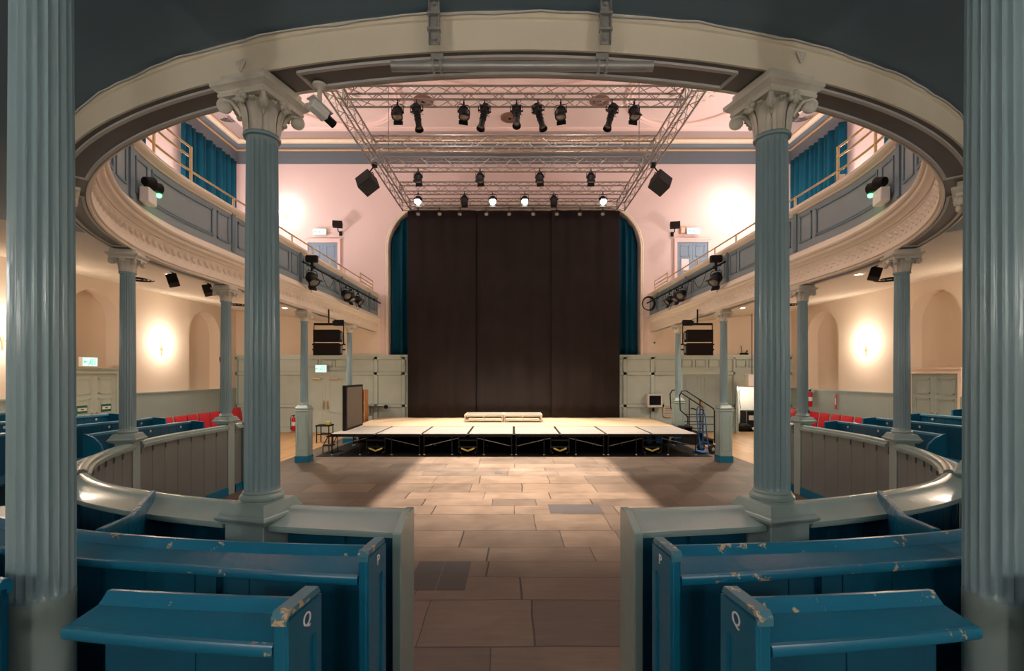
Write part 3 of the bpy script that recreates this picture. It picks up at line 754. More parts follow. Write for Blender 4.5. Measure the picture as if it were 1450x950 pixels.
# camera on a ceiling stem beside the left aisle column
p = P(447,152,2.63); cam = thing('ceiling_camera', 'white surveillance camera on a ceiling stem by the left capital', 'camera', (p.x,p.y,3.715))
m = MB(); top = 3.715
m.lathe([(.0001,0),(.038,0),(.036,-.012),(.02,-.02),(.013,-.03)],20,Matrix.Translation((p.x,p.y,top)),cap=False); m.build('ceiling_rose','stone',cam,loc=cam.location)
MB().tube([(p.x,p.y,top-.02),(p.x,p.y,p.z-.005)],.012,12).build('stem','stone',cam,loc=cam.location)
R = Matrix.Rotation(rad(-22),3,'X'); R = Matrix.Rotation(rad(-35),3,'Z') @ R
h = MB(); h.box(p+R @ Vector((0,0,-.02)),(.055,.1,.05),R); H = h.build('housing','white',cam,loc=cam.location,bevel=.006)
h = MB(); h.box(p+R @ Vector((0,0,.008)),(.062,.13,.006),R); h.build('sunshield','bead',cam,loc=cam.location)
h = MB(); h.tube([p+R @ Vector((0,.05,-.02)),p+R @ Vector((0,.105,-.02))],.022,12); h.build('lens_barrel','black',cam,loc=cam.location)
h = MB()
for k in range(3):
    h.tube([p+Vector((-.02-.01*i,-.01+.012*sin(i*1.1+k),.0+.014*cos(i*1.4+k))) for i in range(7)],.003,6)
h.build('coiled_lead','bead',cam,loc=cam.location)
# ================================================================== PEW SCREENS AND PEWS
DZ = [(1.0,.21),(2.4,.195),(2.93,.155),(3.6,.105),(4.3,.065),(6.2,.03),(9,0)]
def zscreen(z, y):  # the screen climbs a little towards the rear
    return z + lerp(DZ, y)*max(0, min(1, (z-.2)/.9))
CAPP = [(5.03,1.15),(5.02,1.175),(5.02,1.20),(5.045,1.205),(5.05,1.23),(5.075,1.245),(5.105,1.243),(5.13,1.225),(5.16,1.205),(5.26,1.175),(5.28,1.17),(5.285,1.155),(5.28,1.14),(5.25,1.14),(5.14,1.165)]
for sd,side in SIDES:
    o = hp(sd*3.5, RC)
    scr = thing('curved_screen', 'curved grey boarded screen with sloping ledge on the %s of the aisle'%side, 'screen', (o.x,o.y,0), group='curved screens in front of the pews')
    B = lambda mb, n, m, **k: mb.build(n, m, scr, loc=scr.location, **k)
    sa, se = .60, s_of_y(8.98)
    hw = .145; hb_ = .115
    cuts = [sa] + [COLS['A']-hw, COLS['A']+hw, COLS['Y']-hw, COLS['Y']+hw, COLS['B']-hb_, COLS['B']+hb_, COLS['C']-hb_, COLS['C']+hb_] + [se]
    segs = [(cuts[i],cuts[i+1]) for i in range(0,len(cuts),2)]
    inn, out_, cap, skt, stl, led = MB(), MB(), MB(), MB(), MB(), MB()
    for a,b in segs:
        n = max(1, round((b-a)/.3))
        for i in range(n):
            s0, s1 = a+(b-a)*i/n+.003, a+(b-a)*(i+1)/n-.003
            sweep(inn, rect(5.07,5.095,.0,1.16), s0, s1, .16, zf=zscreen, sd=sd)
            sweep(out_, rect(5.125,5.14,.0,1.16), s0+.002, s1-.002, .16, zf=zscreen, sd=sd)
            sweep(stl, [(5.052,1.08),(5.071,1.06),(5.071,1.16),(5.052,1.16)], s0-.004, s0+.028, .1, zf=zscreen, sd=sd)
            if i%3 == 1: sweep(out_, rect(5.14,5.17,.0,1.15), s0-.03, s0+.03, .1, zf=zscreen, sd=sd)
        sweep(inn, rect(5.094,5.126,.0,1.155), a, b, .16, zf=zscreen, sd=sd)
        sweep(cap, CAPP, a, b, .08, zf=zscreen, sd=sd)
        sweep(skt, [(5.045,0),(5.045,.12),(5.055,.14),(5.072,.145),(5.072,0)], a, b, .16, sd=sd)
    B(inn,'panelling','grey',smooth=False); B(out_,'pew_side_boards','blued',smooth=False); B(cap,'sloping_ledge','ledge'); B(stl,'cap_bracket','grey',smooth=False); B(skt,'skirting','blue')
    for s,nm in ((sa-.05,'end_post'),(se+.03,'end_post')):
        m = MB(); p0,p1 = (5.0,5.31) if s < 1 else (5.0,5.2)
        if s < 1:
            ya, yb, ym = YC-p1, YC-p0, YC-5.14; h = [zscreen(z,y) for z,y in ((1.185,ya),(1.245,ym),(1.245,yb))]
            q = [(x*sd,y,z) for x in (.557,.60) for y,z in ((ya,0),(yb,0),(yb,h[2]),(ym,h[1]),(ya,h[0]))]
            m.add(q,[(0,1,2,3,4),(9,8,7,6,5)]+[(i,5+i,5+(i+1)%5,(i+1)%5) for i in range(5)])
        else: sweep(m, [(p0,0),(p1,0),(p1,1.185),(5.14 if s<1 else p1,1.245),(p0,1.245)] , s, s+.05, .1, zf=zscreen, sd=sd)
        B(m,nm,'ledge' if s<1 else 'grey',bevel=.006)
    m = MB(); sweep(m, rect(4.985,5.21,0,.145), se+.025, se+.095, .1, sd=sd); B(m,'post_skirting','blue',smooth=False)

def mk_pew(label, sd, R, s0, s1, ztab, aisle_end=None, letter=None, shelf=.125, far_end=False, numbers=0, near_curve=False, group='blue pews'):
    """a curved pew: back board on radius R with a sloping book rest on the outer side and the seat on the inner side"""
    f = s0 if abs(s0) < abs(s1) else s1
    o = hp(sd*(s0+s1)/2, R)
    t = thing('pew', label, 'pew', (o.x,o.y,0), group=group)
    B = lambda mb, n, m, par=t, **k: mb.build(n, m, par, loc=t.location, **k)
    def zf(z, y): return z + lerp(ztab, y) if z > -.4 else max(0.0, .0)
    # z below is measured from the top edge; -1 means the floor
    bd, st = MB(), MB()
    n = max(1, round((s1-s0)*R/RC/.24))
    for i in range(n):
        a, b = s0+(s1-s0)*i/n+.0025, s0+(s1-s0)*(i+1)/n-.0025
        sweep(bd, rect(R-.012,R+.012,-1,-.03), a, b, .12, zf=zf, sd=sd)
    sweep(bd, rect(R-.006,R+.008,-1,-.03), s0, s1, .12, zf=zf, sd=sd)
    B(bd,'back_board','blued',smooth=False)
    s = s0+.55
    while s < s1-.2: B(sweep(MB(), rect(R+.012,R+.04,-1,-.06), s-.035, s+.035, .1, zf=zf, sd=sd),'batten','blued',smooth=False); s += 1.25

    if shelf:
        rl = [(R-.02,-.045),(R-.022,-.012),(R-.012,0),(R+.004,0),(R+.012,-.012),(R+.03,-.034),(R+.03,-.05)]
        B(sweep(MB(), rl, s0, s1, .08, zf=zf, sd=sd),'top_rail','bluew')
        sh = [(R+.01,-.026),(R+.03,-.034),(R+shelf-.012,-.066),(R+shelf-.012,-.092),(R+.01,-.07)]
        B(sweep(MB(), sh, s0, s1, .08, zf=zf, sd=sd),'book_rest','blue')
        lp = [(R+shelf-.014,-.064),(R+shelf-.004,-.066),(R+shelf,-.073),(R+shelf,-.089),(R+shelf-.006,-.097),(R+shelf-.014,-.094)]
        B(sweep(MB(), lp, s0, s1, .08, zf=zf, sd=sd),'book_rest_lip','bluew')
    else:
        rl = [(R-.02,-.04),(R-.022,-.01),(R-.012,0),(R+.012,0),(R+.022,-.01),(R+.02,-.04)]
        B(sweep(MB(), rl, s0, s1, .1, zf=zf, sd=sd),'top_rail','bluel')
    # bench seat on the inner side
    yy = hp(sd*(s0+s1)/2,R).y; hs = lerp(ztab, yy)-.52
    B(sweep(MB(), rect(R-.36,R-.012,-.55,-.52) if False else [(R-.36,hs-.03-10),(R-.012,hs-.03-10),(R-.012,hs-10),(R-.36,hs-10)], s0+(.4 if aisle_end else .03), s1-.03, .12, zf=lambda z,y: z+10, sd=sd),'seat','blued',smooth=False)
    if aisle_end:
        s = s0-.018; e = MB()
        pr = [(R-.035,-1),(R+shelf+.006,-1),(R+shelf+.006,.005),(R+shelf-.004,.016),(R-.025,.022),(R-.035,.014)]
        sweep(e, pr, s-.013, s+.013, .1, zf=zf, sd=sd); E = B(e,'end_panel','blue',bevel=.006)
        c = MB(); sweep(c, [(R-.037,.008),(R-.026,.026),(R+shelf-.003,.021),(R+shelf+.009,.006),(R+shelf+.008,-.012),(R+shelf-.004,.006),(R-.03,.008)], s-.0155, s+.0155, .1, zf=zf, sd=sd); B(c,'worn_edge','bluee',E)
        k = MB(); x = s-.013-.001
        sweep(k, [(R-.034,-.085),(R+shelf+.005,-.085),(R+shelf+.005,.0),(R-.034,.004)], x-.005, x+.002, .1, zf=zf, sd=sd)
        for prr in ((R-.034,R-.002),(R+shelf-.028,R+shelf+.005)):
            sweep(k, [(prr[0],-1),(prr[1],-1),(prr[1],-.085),(prr[0],-.085)], x-.005, x+.002, .1, zf=zf, sd=sd)
        B(k,'end_panel_frame','blue',E,smooth=False)
        if letter:
            cu = bpy.data.curves.new('letter','FONT'); cu.body = letter; cu.size = .05; cu.extrude = .001; cu.align_x = 'CENTER'; cu.align_y = 'CENTER'
            tmp = bpy.data.objects.new('tmp', cu); COL.objects.link(tmp); me = bpy.data.meshes.new_from_object(tmp.evaluated_get(bpy.context.evaluated_depsgraph_get())); bpy.data.objects.remove(tmp); me.materials.clear(); me.materials.append(M['paper']); lo = bpy.data.objects.new('letter', me); COL.objects.link(lo); lo.parent = E
            pc = hp(sd*(x-.006), R+.045); pc.z = lerp(ztab, pc.y)-.038
            # the letter faces the aisle and reads upright
            T = hp(sd*(x-.006), R-.05)-hp(sd*(x-.006), R+.15)
            nrm = Vector((-sd*abs(T.y), sd*T.x*1.0, 0)).normalized()
            zax = nrm; yax = Vector((0,0,1)); xax = yax.cross(zax).normalized()
            Mx = Matrix((xax,yax,zax)).transposed().to_4x4(); Mx.translation = pc - t.location
            lo.matrix_basis = Mx; lo['label'] = 'white painted letter %s'%letter
    if far_end or near_curve:
        for s,on in ((s1,far_end),(s0,near_curve)):
            if not on: continue
            e = MB()
            pr = [(R+.02,-1),(R+.02,.012),(R-.0,.012),(R-.12,-.05),(R-.2,-.14),(R-.24,-.26),(R-.26,-1)] if s == s0 else [(R+.02,-1),(R+.02,.004),(R-.02,.006),(R-.24,-.012),(R-.25,-.03),(R-.25,-1)]
            sweep(e, pr, s-.016, s+.016, .1, zf=zf, sd=sd); B(e,'end_panel','blue',bevel=.005)
    for i in range(numbers):
        s = s0+(s1-s0)*(i+.6)/numbers
        p = hp(sd*s, R-.013); p.z = lerp(ztab,p.y)-.085; a = hn(sd*s)
        m = MB(); m.prism([(.022*cos(q*pi/4+pi/8),.022*sin(q*pi/4+pi/8)) for q in range(8)], .003, Matrix.Translation(p) @ Matrix.Rotation(a+pi/2,4,'Z') @ Matrix.Rotation(-pi/2,4,'X') @ Matrix.Translation((0,0,0)))
        B(m,'seat_number','bead')
    return t
ZP = [(1.73,1.523),(1.84,1.506),(2.01,1.489),(2.6,1.46),(3.6,1.41),(5,1.35)]
ZQ = [(1.27,1.545),(1.4,1.522),(2.2,1.49),(3.5,1.45)]
for sd,side in SIDES:
    RP, RQ = 5.89, 6.35
    pw = mk_pew('curved blue pew row lettered P, on the %s of the aisle'%side, sd, RP, .537*RC/RP, s_of_y(4.3,RP), ZP, True, 'P')
    # partition between the pew and the screen
    a, b = Vector((sd*2.27,3.02,0)), Vector((sd*1.79,2.07,0)); d = (b-a).normalized(); n = Vector((-d.y,d.x,0))*.016
    m = MB(); za, zb = 1.37, 1.50
    q = []
    for w in (-1,1):
        q += [a+n*w+Vector((0,0,0)), b+n*w, b+n*w+Vector((0,0,zb-.02)), a+(b-a)*.5+n*w+Vector((0,0,1.40)), a+n*w+Vector((0,0,za+.045))]
    m.add(q,[(0,1,2,3,4),(9,8,7,6,5),(0,5,6,1),(1,6,7,2),(2,7,8,3),(3,8,9,4),(4,9,5,0)]); m.build('partition','blue',pw,loc=pw.location,bevel=.006)
    mk_pew('curved blue pew row lettered Q, nearest the camera on the %s'%side, sd, RQ, .597*RC/RQ, .96, ZQ, True, 'Q')
    mk_pew('short blue pew length seen at the %s frame edge beyond the big column'%side, sd, RQ, 1.283, s_of_y(3.6,RQ), ZQ)
    rows = [(6.02,6.7,9.0,[(6.5,1.31),(9,1.275)],3,'front'),(6.66,4.9,8.9,[(4.9,1.42),(9,1.345)],5,'second'),(7.3,4.5,8.7,[(4.5,1.52),(9,1.43)],5,'third'),(7.94,4.3,8.5,[(4.3,1.62),(9,1.52)],5,'fourth')]
    for R,ya,yb,zt,nn,w in rows:
        mk_pew('blue numbered side pew facing the hall, %s row behind the %s screen'%(w,side), sd, R, s_of_y(ya,R), s_of_y(yb,R), zt, shelf=0, far_end=True, numbers=nn, near_curve=(w=='front'), group='side pews')

# ================================================================== RED CHAIRS
def make_chair(label, loc, rz):
    t = thing('stacking_chair', label, 'chair', loc, rz, 'red chairs along the walls')
    def pad(mb, w, d, h, c, R=None):
        n = 8; rows = []
        for i in range(n+1):
            v = -1+2*i/n; rows.append([Vector((w/2*u*(1-.06*v*v), d/2*v, h*(1-.5*(abs(u)**4))*(1-.5*abs(v)**4))) for u in [-1+2*k/n for k in range(n+1)]])
        rows2 = [[Vector((p.x,p.y,-h*.35)) for p in r] for r in rows]
        T = Matrix.Translation(c) @ (R.to_4x4() if R is not None else Matrix())
        rows = [[T @ p for p in r] for r in rows]; rows2 = [[T @ p for p in r] for r in rows2]
        mb.grid(rows); mb.grid(rows2)
        e = [r[0] for r in rows]; 
        def border(g): return g[0]+[r[-1] for r in g[1:]]+list(reversed(g[-1]))[1:]+[r[0] for r in reversed(g)][1:-1]
        mb.grid([border(rows),border(rows2)], True)
    m = MB(); pad(m,.44,.42,.045,(0,-.02,.46)); m.build('seat','red',t)
    m = MB(); pad(m,.43,.46,.04,(0,.22,.76),Matrix.Rotation(rad(80),3,'X')); m.build('backrest','red',t)
    for x in (-1,1):
        m = MB(); m.tube([(x*.2,-.2,0),(x*.2,-.19,.43),(x*.2,.0,.445)],.011,8); m.build('leg','blackg',t)
        m = MB(); m.tube([(x*.2,.26,0),(x*.2,.17,.43),(x*.2,.2,.55),(x*.2,.255,.92)],.011,8); m.build('leg','blackg',t)
    m = MB(); m.tube([(-.2,-.19,.43),(.2,-.19,.43)],.01,6); m.tube([(-.2,.0,.445),(.2,.0,.445)],.01,6); m.build('stretcher','blackg',t)
    return t
ch = None; 
for sd,side in SIDES:
    for i in range(10):
        y = 11.9+.5*i if i < 9 else 16.6
        loc = (sd*(9.0+(.25 if i==9 else 0)), y, 0); rz = -sd*pi/2 + random.uniform(-.08,.08)
        lab = ('red padded chair in the row along the %s dado'%side) if i < 9 else ('lone red padded chair at the far end of the %s row'%side)
        if ch is None: ch = make_chair(lab, loc, rz)
        else: dup(ch, loc, rz, lab)
        if i < 9: pass
# jacket over one of the right-hand chairs
m = MB(); rows = []
for i in range(15):
    v = i/14; row = []
    for k in range(13):
        u = k/12-.5
        z = .60+.44*sin(pi*min(1,v*1.0)) if v < .98 else .6
        x = 9.22 + .34*(v-.5)*-1 + .03*sin(9*u+5*v)
        row.append(Vector((x-.02, 15.4+u*.62+.04*sin(7*v), z + .03*sin(14*u+3*v))))
    rows.append(row)
m.grid(rows); jk = m.build('jacket','camo'); sm = jk.modifiers.new('thick','SOLIDIFY'); sm.thickness = .02
tag(jk,'olive camouflage jacket thrown over a red chair on the right','jacket')
# ================================================================== STAGE
SY = 12.76; DW, DL = 1.22, 1.83
def make_platform(label, loc, L, detail):
    """rolling folding platform: two decks side by side; origin at the middle of its front edge on the floor"""
    t = thing('stage_platform', label, 'stage platform', loc, 0, 'folding stage platforms')
    for k in (-1,1):
        x0,x1 = (k*DW, k*(.032 if detail else .01))
        ge = .032 if detail else .012; a,b = min(x0,x1)+(ge if k<0 else 0), max(x0,x1)-(ge if k>0 else 0)
        D = MB().bx(a,b,.006,L-.006,ZS-.022,ZS).build('deck','deck' if detail else 'deckw',t,bevel=.003)
        MB().bx(a,b,.0,.006,ZS-.05,ZS-.001).build('edge_trim','black',D,smooth=False)
        m = MB(); 
        if detail: m.bx(min(k*DW,0),max(k*DW,0),.01,L-.01,ZS-.034,ZS-.024)
        for y in (.03,L-.03): m.bx(a+.02,b-.02,y-.02,y+.02,ZS-.08,ZS-.022)
        for x in (a+.05,b-.05): m.bx(x-.02,x+.02,.03,L-.03,ZS-.08,ZS-.022)
        m.build('frame','black',t,smooth=False)
        for x in ((k*DW-k*.06),) + ((k*.42,) if detail else ()):
            for y in (.06,L-.06):
                m = MB(); m.tube([(x,y,.02),(x,y,ZS-.07)],.016,8); m.lathe([(.03,0),(.03,.012),(.018,.03)],12,Matrix.Translation((x,y,0))); L_ = m.build('leg','blackg',t); MB().lathe([(.031,.001),(.031,.014),(.02,.03)],12,Matrix.Translation((x,y,0))).build('foot','steel',L_)
        if detail:
            for y in (.07,L-.07): MB().tube([(k*.25,y,ZS-.12),(k*(DW-.08),y,.24)],.007,6).build('brace','steel',t)
    if detail:
        m = MB()
        for y in (.06,L-.06):
            m.tube([(-.24,y,.09),(-.24,y,ZS-.08)],.014,6); m.tube([(.24,y,.09),(.24,y,ZS-.08)],.014,6)
            m.bx(-.26,.26,y-.015,y+.015,.20,.235); m.bx(-.22,.22,y-.015,y+.015,.38,.41)
        m.bx(-.26,-.22,.06,L-.06,.07,.1); m.bx(.22,.26,.06,L-.06,.07,.1)
        m.build('folding_carriage','blackg',t,smooth=False)
        m = MB(); m.box((-.085,.035,.15),(.2,.012,.042),Matrix.Rotation(rad(22),3,'Y')); m.box((.085,.035,.15),(.2,.012,.042),Matrix.Rotation(rad(-22),3,'Y')); m.build('latch','yellow',t,bevel=.003)
        for x in (-.19,.19):
            for y in (.08,L-.08):
                m = MB(); m.tube([(x-.018,y,.05),(x+.018,y,.05)],.05,14); c = m.build('caster','rubber',t)
                m = MB(); m.tube([(x-.021,y,.05),(x+.021,y,.05)],.018,8); m.build('hub','steel',c)
    return t
front = None
pos = ['leftmost','second from the left','second from the right','rightmost']
for i in range(4):
    x = -4.88+2.44*i+1.22
    lab = 'front row rolling stage platform with yellow latch below, %s'%pos[i]
    if front is None: front = make_platform(lab,(x,SY,0),DL,True)
    else: dup(front,(x,SY,0),0,lab)
back = None
for r,(y,L) in enumerate(((SY+DL,DL),(SY+2*DL,1.1))):
    proto = None
    for i in range(4):
        x = -4.88+2.44*i+1.22; lab = 'plain stage platform in the %s row, %s'%('second' if r==0 else 'last',pos[i])
        if proto is None: proto = make_platform(lab,(x,y,0),L,False)
        else: dup(proto,(x,y,0),0,lab)
hb = MB().bx(-4.86,4.86,SY+DL+.0,YB-.28,ZS,ZS+.006)
tag(hb.build('stage_cloth','deckw',smooth=False),'smooth pale hardboard covering over the rear of the stage','stage floor')
tag(MB().bx(-5.15,5.15,SY-.22,YB-.4,.0005,.006).build('floor_cloth','black',smooth=False),'thin black cloth lying on the floor beneath the stage','floor cloth')
m = MB(); rows = []
for z in (.01,.3,ZS-.1): rows.append([Vector((-4.8+9.6*i/160, SY+DL+.35+.025*sin(i*.9)+.01*sin(i*2.3), z)) for i in range(161)])
m.grid(rows); sk = m.build('stage_skirt','drape'); sk.modifiers.new('t','SOLIDIFY').thickness = .006
tag(sk,'black pleated skirt hanging under the stage behind the front platforms','stage skirt')
# small riser on the stage: two low folded units
def make_riser(label, loc):
    t = thing('stage_riser', label, 'riser', loc, 0, 'white riser units on the stage')
    w, d, h = 1.27, 1.0, .25
    MB().bx(-w/2+.03,w/2-.03,.03,d-.03,h-.03,h-.004).build('deck','deckg',t,bevel=.003)
    f = MB()
    for y in (0,d-.04): f.bx(-w/2,w/2,y,y+.04,h-.06,h); f.bx(-w/2,w/2,y,y+.035,.05,.085)
    for x in (-w/2,w/2-.04): f.bx(x,x+.04,0,d,h-.06,h); f.bx(x,x+.04,0,d,.05,.085)
    f.bx(-.018,.018,0,.035,.08,h-.05)
    f.build('frame','riserw',t,bevel=.004)
    for x in (-w/2+.03,w/2-.03):
        for y in (.03,d-.03):
            m = MB(); m.tube([(x,y,0),(x,y,h-.02)],.026,10); m.build('leg','riserw',t)
    m = MB(); m.tube([(-w/2+.06,.02,.015),(-w/2+.2,.02,.06)],.014,6); m.build('brace','riserw',t)
    return t
r1 = make_riser('low white framed riser on the stage, left of the touching pair',(-1.0+.02,15.75,ZS+.006))
dup(r1,(.30,15.75,ZS+.006),0,'low white framed riser on the stage, right of the touching pair')
# black drapes
def curtain(name, m, pts, z0f, z1, amp, wl, label, cat, group=None, seedv=0, nz=14, flare=0):
    """folded cloth hung along a line of two points"""
    a, b = Vector(pts[0]), Vector(pts[1]); L = (b-a).length; d = (b-a)/L; n = Vector((-d.y,d.x,0))
    rnd = random.Random(seedv); ph = [rnd.uniform(0,6.28) for _ in range(5)]; nx = max(16,int(L/wl*14))
    mb = MB(); rows = []
    for j in range(nz+1):
        v = j/nz; row = []
        for i in range(nx+1):
            u = i/nx*L; zb = z0f(i/nx) if callable(z0f) else z0f
            z1v = z1(i/nx) if callable(z1) else z1
            w = amp*(.6+.4*v)*(sin(2*pi*u/wl+ph[0]+.8*sin(u*1.7+ph[1])) + .5*sin(2*pi*u/(wl*1.83)+ph[2]+v*.8) + .35*sin(2*pi*u/(wl*.61)+ph[3]))
            row.append(a + d*(u + flare*v*(i/nx-.5)*L) + n*w + Vector((0,0,z1v+(zb-z1v)*v - a.z)))
        rows.append(row)
    mb.grid(rows)
    o = mb.build(name, m, ang=80); sm = o.modifiers.new('cloth','SOLIDIFY'); sm.thickness = .008
    return tag(o, label, cat, group)
DY = 17.35
for i,(xa,xb,w) in enumerate(((-3.80,-1.36,'left'),(-1.37,1.36,'middle'),(1.35,3.80,'right'))):
    curtain('stage_drape','drape',((xa,DY+.05*(i%2),0),(xb,DY+.05*(i%2),0)),ZS+.02,8.02,.03,.62,'tall black stage drape, %s of the three hanging panels'%w,'drape','black stage drapes',i+3)
def arch_z(x):
    if x < AX0+AR: return ASP+sqrt(max(0,AR*AR-(AX0+AR-x)**2))
    return ASP+sqrt(max(0,AR*AR-(x-AX1+AR)**2))
curtain('proscenium_curtain','teal',((AX0+.03,YB+.22,0),(AX0+1.5,YB+.22,0)),2.86,lambda f: arch_z(AX0+.03+f*1.47)-.05,.085,.3,'teal curtain showing left of the black drapes under the arch','curtain','teal stage curtains',11)
curtain('proscenium_curtain','teal',((AX1-1.5,YB+.22,0),(AX1-.03,YB+.22,0)),2.86,lambda f: arch_z(AX1-1.5+f*1.47)-.05,.085,.3,'teal curtain showing right of the black drapes under the arch','curtain','teal stage curtains',12)
for sd,side in SIDES:
    for (ya,yb,w) in ((14.7,17.62,'nearer the stage'),(10.3,13.25,'further from the stage')):
        curtain('window_curtain','teal',((sd*(XW-.16),ya,0),(sd*(XW-.16),yb,0)),5.7,9.9,.085,.27,'teal window curtain high on the %s gallery wall, %s'%(side,w),'curtain','teal curtains over the gallery windows',20+int(ya)+sd)

# ================================================================== TRUSSES
def make_truss(label, a, b, w=.29, cat='truss'):
    a, b = Vector(a), Vector(b); L = (b-a).length; d = (b-a).normalized(); up = Vector((0,0,1)); sdv = d.cross(up)
    t = thing('lighting_truss', label, cat, a, group='aluminium box trusses')
    h = w/2; cs = [(-1,-1),(1,-1),(1,1),(-1,1)]
    cor = lambda c, s: a + d*s + sdv*c[0]*h + up*c[1]*h
    for c in cs: MB().tube([cor(c,0),cor(c,L)],.024,8).build('chord','alu',t,loc=a)
    m = MB(); n = round(L/.33)
    for k in range(4):
        c0,c1 = cs[k],cs[(k+1)%4]
        for i in range(n):
            s0,s1 = L*i/n, L*(i+1)/n
            p,q = (c0,c1) if i%2==0 else (c1,c0)
            m.tube([cor(p,s0),cor(q,s1)],.0095,5)
        for s in (0,L): m.tube([cor(c0,s),cor(c1,s)],.016,6)
    m.build('lattice','alu',t,loc=a,ang=60)
    return t
TZ = 8.14; TX = 3.82
TY = [10.45,12.6,13.85,15.6,17.05]
tn = ['front cross truss carrying the nine downward spotlights','second cross truss from the front, without lamps','middle cross truss carrying four unlit black spotlights','fourth cross truss carrying the four lit spotlights','rear cross truss above the top of the black drapes']
for y,l in zip(TY,tn): make_truss(l,(-TX+.17,y,TZ),(TX-.17,y,TZ))
for sd,side in SIDES: make_truss('long side truss running towards the stage with a tilted speaker, on the %s'%side,(sd*TX,10.0,TZ),(sd*TX,17.3,TZ))
for sd,side in SIDES:
    for y,w in ((10.45,'front'),(13.4,'middle')):
        tag(MB().tube([(sd*(TX-.35),y,TZ+.14),(sd*(TX-.35),y,ZC)],.008,6).build('hoist_cable','black'),'thin hoist cable from the ceiling to the %s of the %s side truss'%(w,side),'cable','hoist cables of the truss')
# ------------------------------------------------------------------ stage lamps
def clamp_yoke(t, w, drop):
    m = MB(); m.tube([(0,.03*cos(a),.0+.03*sin(a)) for a in [2*pi*i/14 for i in range(14)]],.008,6,closed=True); m.bx(-.016,.016,-.02,.02,-.075,-.028); m.build('clamp','black',t)
    m = MB(); m.tube([(-w,0,-drop),(-w,0,-.12),(-w*.8,0,-.085),(w*.8,0,-.085),(w,0,-.12),(w,0,-drop)],.008,6); m.build('yoke','black',t)
def make_fresnel(label, loc, tilt=0, rz=0, lit=False, group='black spotlights hanging from the trusses'):
    t = thing('fresnel_spotlight', label, 'spotlight', loc, rz, group)
    clamp_yoke(t, .125, .25)
    T = Matrix.Identity(4)
    m = MB(); m.lathe([(.0001,.16),(.05,.155),(.07,.125),(.075,.10),(.10,.05),(.108,.02),(.108,-.10),(.12,-.11),(.12,-.125),(.1,-.125)],20,cap=False)
    for z in (.03,.055,.08): m.lathe([(.104-.3*(z-.03),z-.008),(.118-.3*(z-.03),z-.004),(.118-.3*(z-.03),z+.004),(.104-.3*(z-.03),z+.008)],20)
    for k in (-1,1): m.tube([(k*.105,0,0),(k*.135,0,0)],.02,8)
    H = m.build('housing','blackg',t); H.location = (0,0,-.25); H.rotation_euler = (tilt,0,0)
    m = MB(); m.lathe([(.0001,-.14),(.05,-.135),(.085,-.122),(.1,-.115)],20,cap=False); m.lathe([(.1,-.112),(.0001,-.112)],20,cap=False); m.build('lens','lit' if lit else 'glass',H)
    for k in (-1,1): MB().box((0,k*.115,-.16),(.2,.004,.09),Matrix.Rotation(k*rad(20),3,'X')).build('barn_door','black',H,smooth=False)
    return t
def make_profile(label, loc, tilt=0, rz=0, roll=0):
    t = thing('profile_spotlight', label, 'spotlight', loc, rz, 'black spotlights hanging from the trusses')
    clamp_yoke(t, .13, .22)
    m = MB(); m.lathe([(.0001,.16),(.07,.155),(.085,.13),(.09,.02),(.082,-.03),(.07,-.06),(.0001,-.06)],20)
    m.bx(-.1,.1,-.1,.1,.03,.05); m.bx(-.1,.1,-.012,.012,-.02,.12)
    for k in (-1,1): m.tube([(k*.08,0,0),(k*.14,0,0)],.018,8)
    H = m.build('housing','blackg',t); H.location = (0,0,-.22); H.rotation_euler = (tilt,roll,0)
    m = MB(); m.lathe([(.062,-.055),(.064,-.36),(.085,-.42),(.092,-.46),(.088,-.46),(.078,-.42),(.058,-.4)],20,cap=False)
    for z in (-.12,-.2): m.lathe([(.064,z-.012),(.074,z-.008),(.074,z+.008),(.064,z+.012)],20)
    m.build('lens_tube','black',H)
    m = MB(); m.lathe([(.0001,-.41),(.058,-.40)],16,cap=False); m.build('lens','glass',H)
    m = MB()
    for k in range(4):
        a = k*pi/2+.3; m.tube([(.06*cos(a),.06*sin(a),-.07),(.13*cos(a),.13*sin(a),-.075)],.006,5)
    m.build('shutter_knob','black',H)
    return t
def tx(px, y): return (px-VX)*(y-.05)/F
FZ = TZ-.145-.03
base_f = None
w9 = {563:'leftmost',656:'just left of the middle',792:'just right of the middle',895:'rightmost'}
for px,w in w9.items():
    loc = (tx(px,TY[0]),TY[0]-.145,FZ)
    lab = 'short black spotlight on the front truss, %s of four'%w
    if base_f is None: base_f = make_fresnel(lab,loc,rad(-18))
    else: dup(base_f,loc,random.uniform(-.3,.3),lab)
base_p = None
for px,tl,ro,w in ((590,-10,-9,'leftmost'),(685,-14,10,'left of the middle one'),(730,-25,0,'pointing straight at the aisle'),(760,-12,-14,'right of the middle one'),(864,-12,16,'rightmost')):
    loc = (tx(px,TY[0]),TY[0]-.145,FZ); lab = 'long black profile spotlight on the front truss, %s'%w
    if base_p is None: base_p = make_profile(lab,loc,rad(tl),0,rad(ro))
    else:
        c = dup(base_p,loc,0,lab); part_named(c,'housing')[0].rotation_euler = (rad(tl),rad(ro),0)
for px,w in ((592,'leftmost'),(679,'second from left'),(763,'third from left'),(835,'rightmost')):
    c = dup(base_f,(tx(px,TY[2]),TY[2]-.145,FZ),random.uniform(-.3,.3),'unlit black spotlight on the middle truss, %s of four'%w); part_named(c,'housing')[0].rotation_euler = (rad(-10),0,0)
for px,w in ((657,'between the two left bright lamps'),(783,'between the two right bright lamps')):
    c = dup(base_f,(tx(px,TY[3]),TY[3]-.145,FZ-.0),0,'unlit black spotlight on the rear truss %s'%w); part_named(c,'housing')[0].rotation_euler = (rad(-4),0,0)
lit_f = None; LIT = []
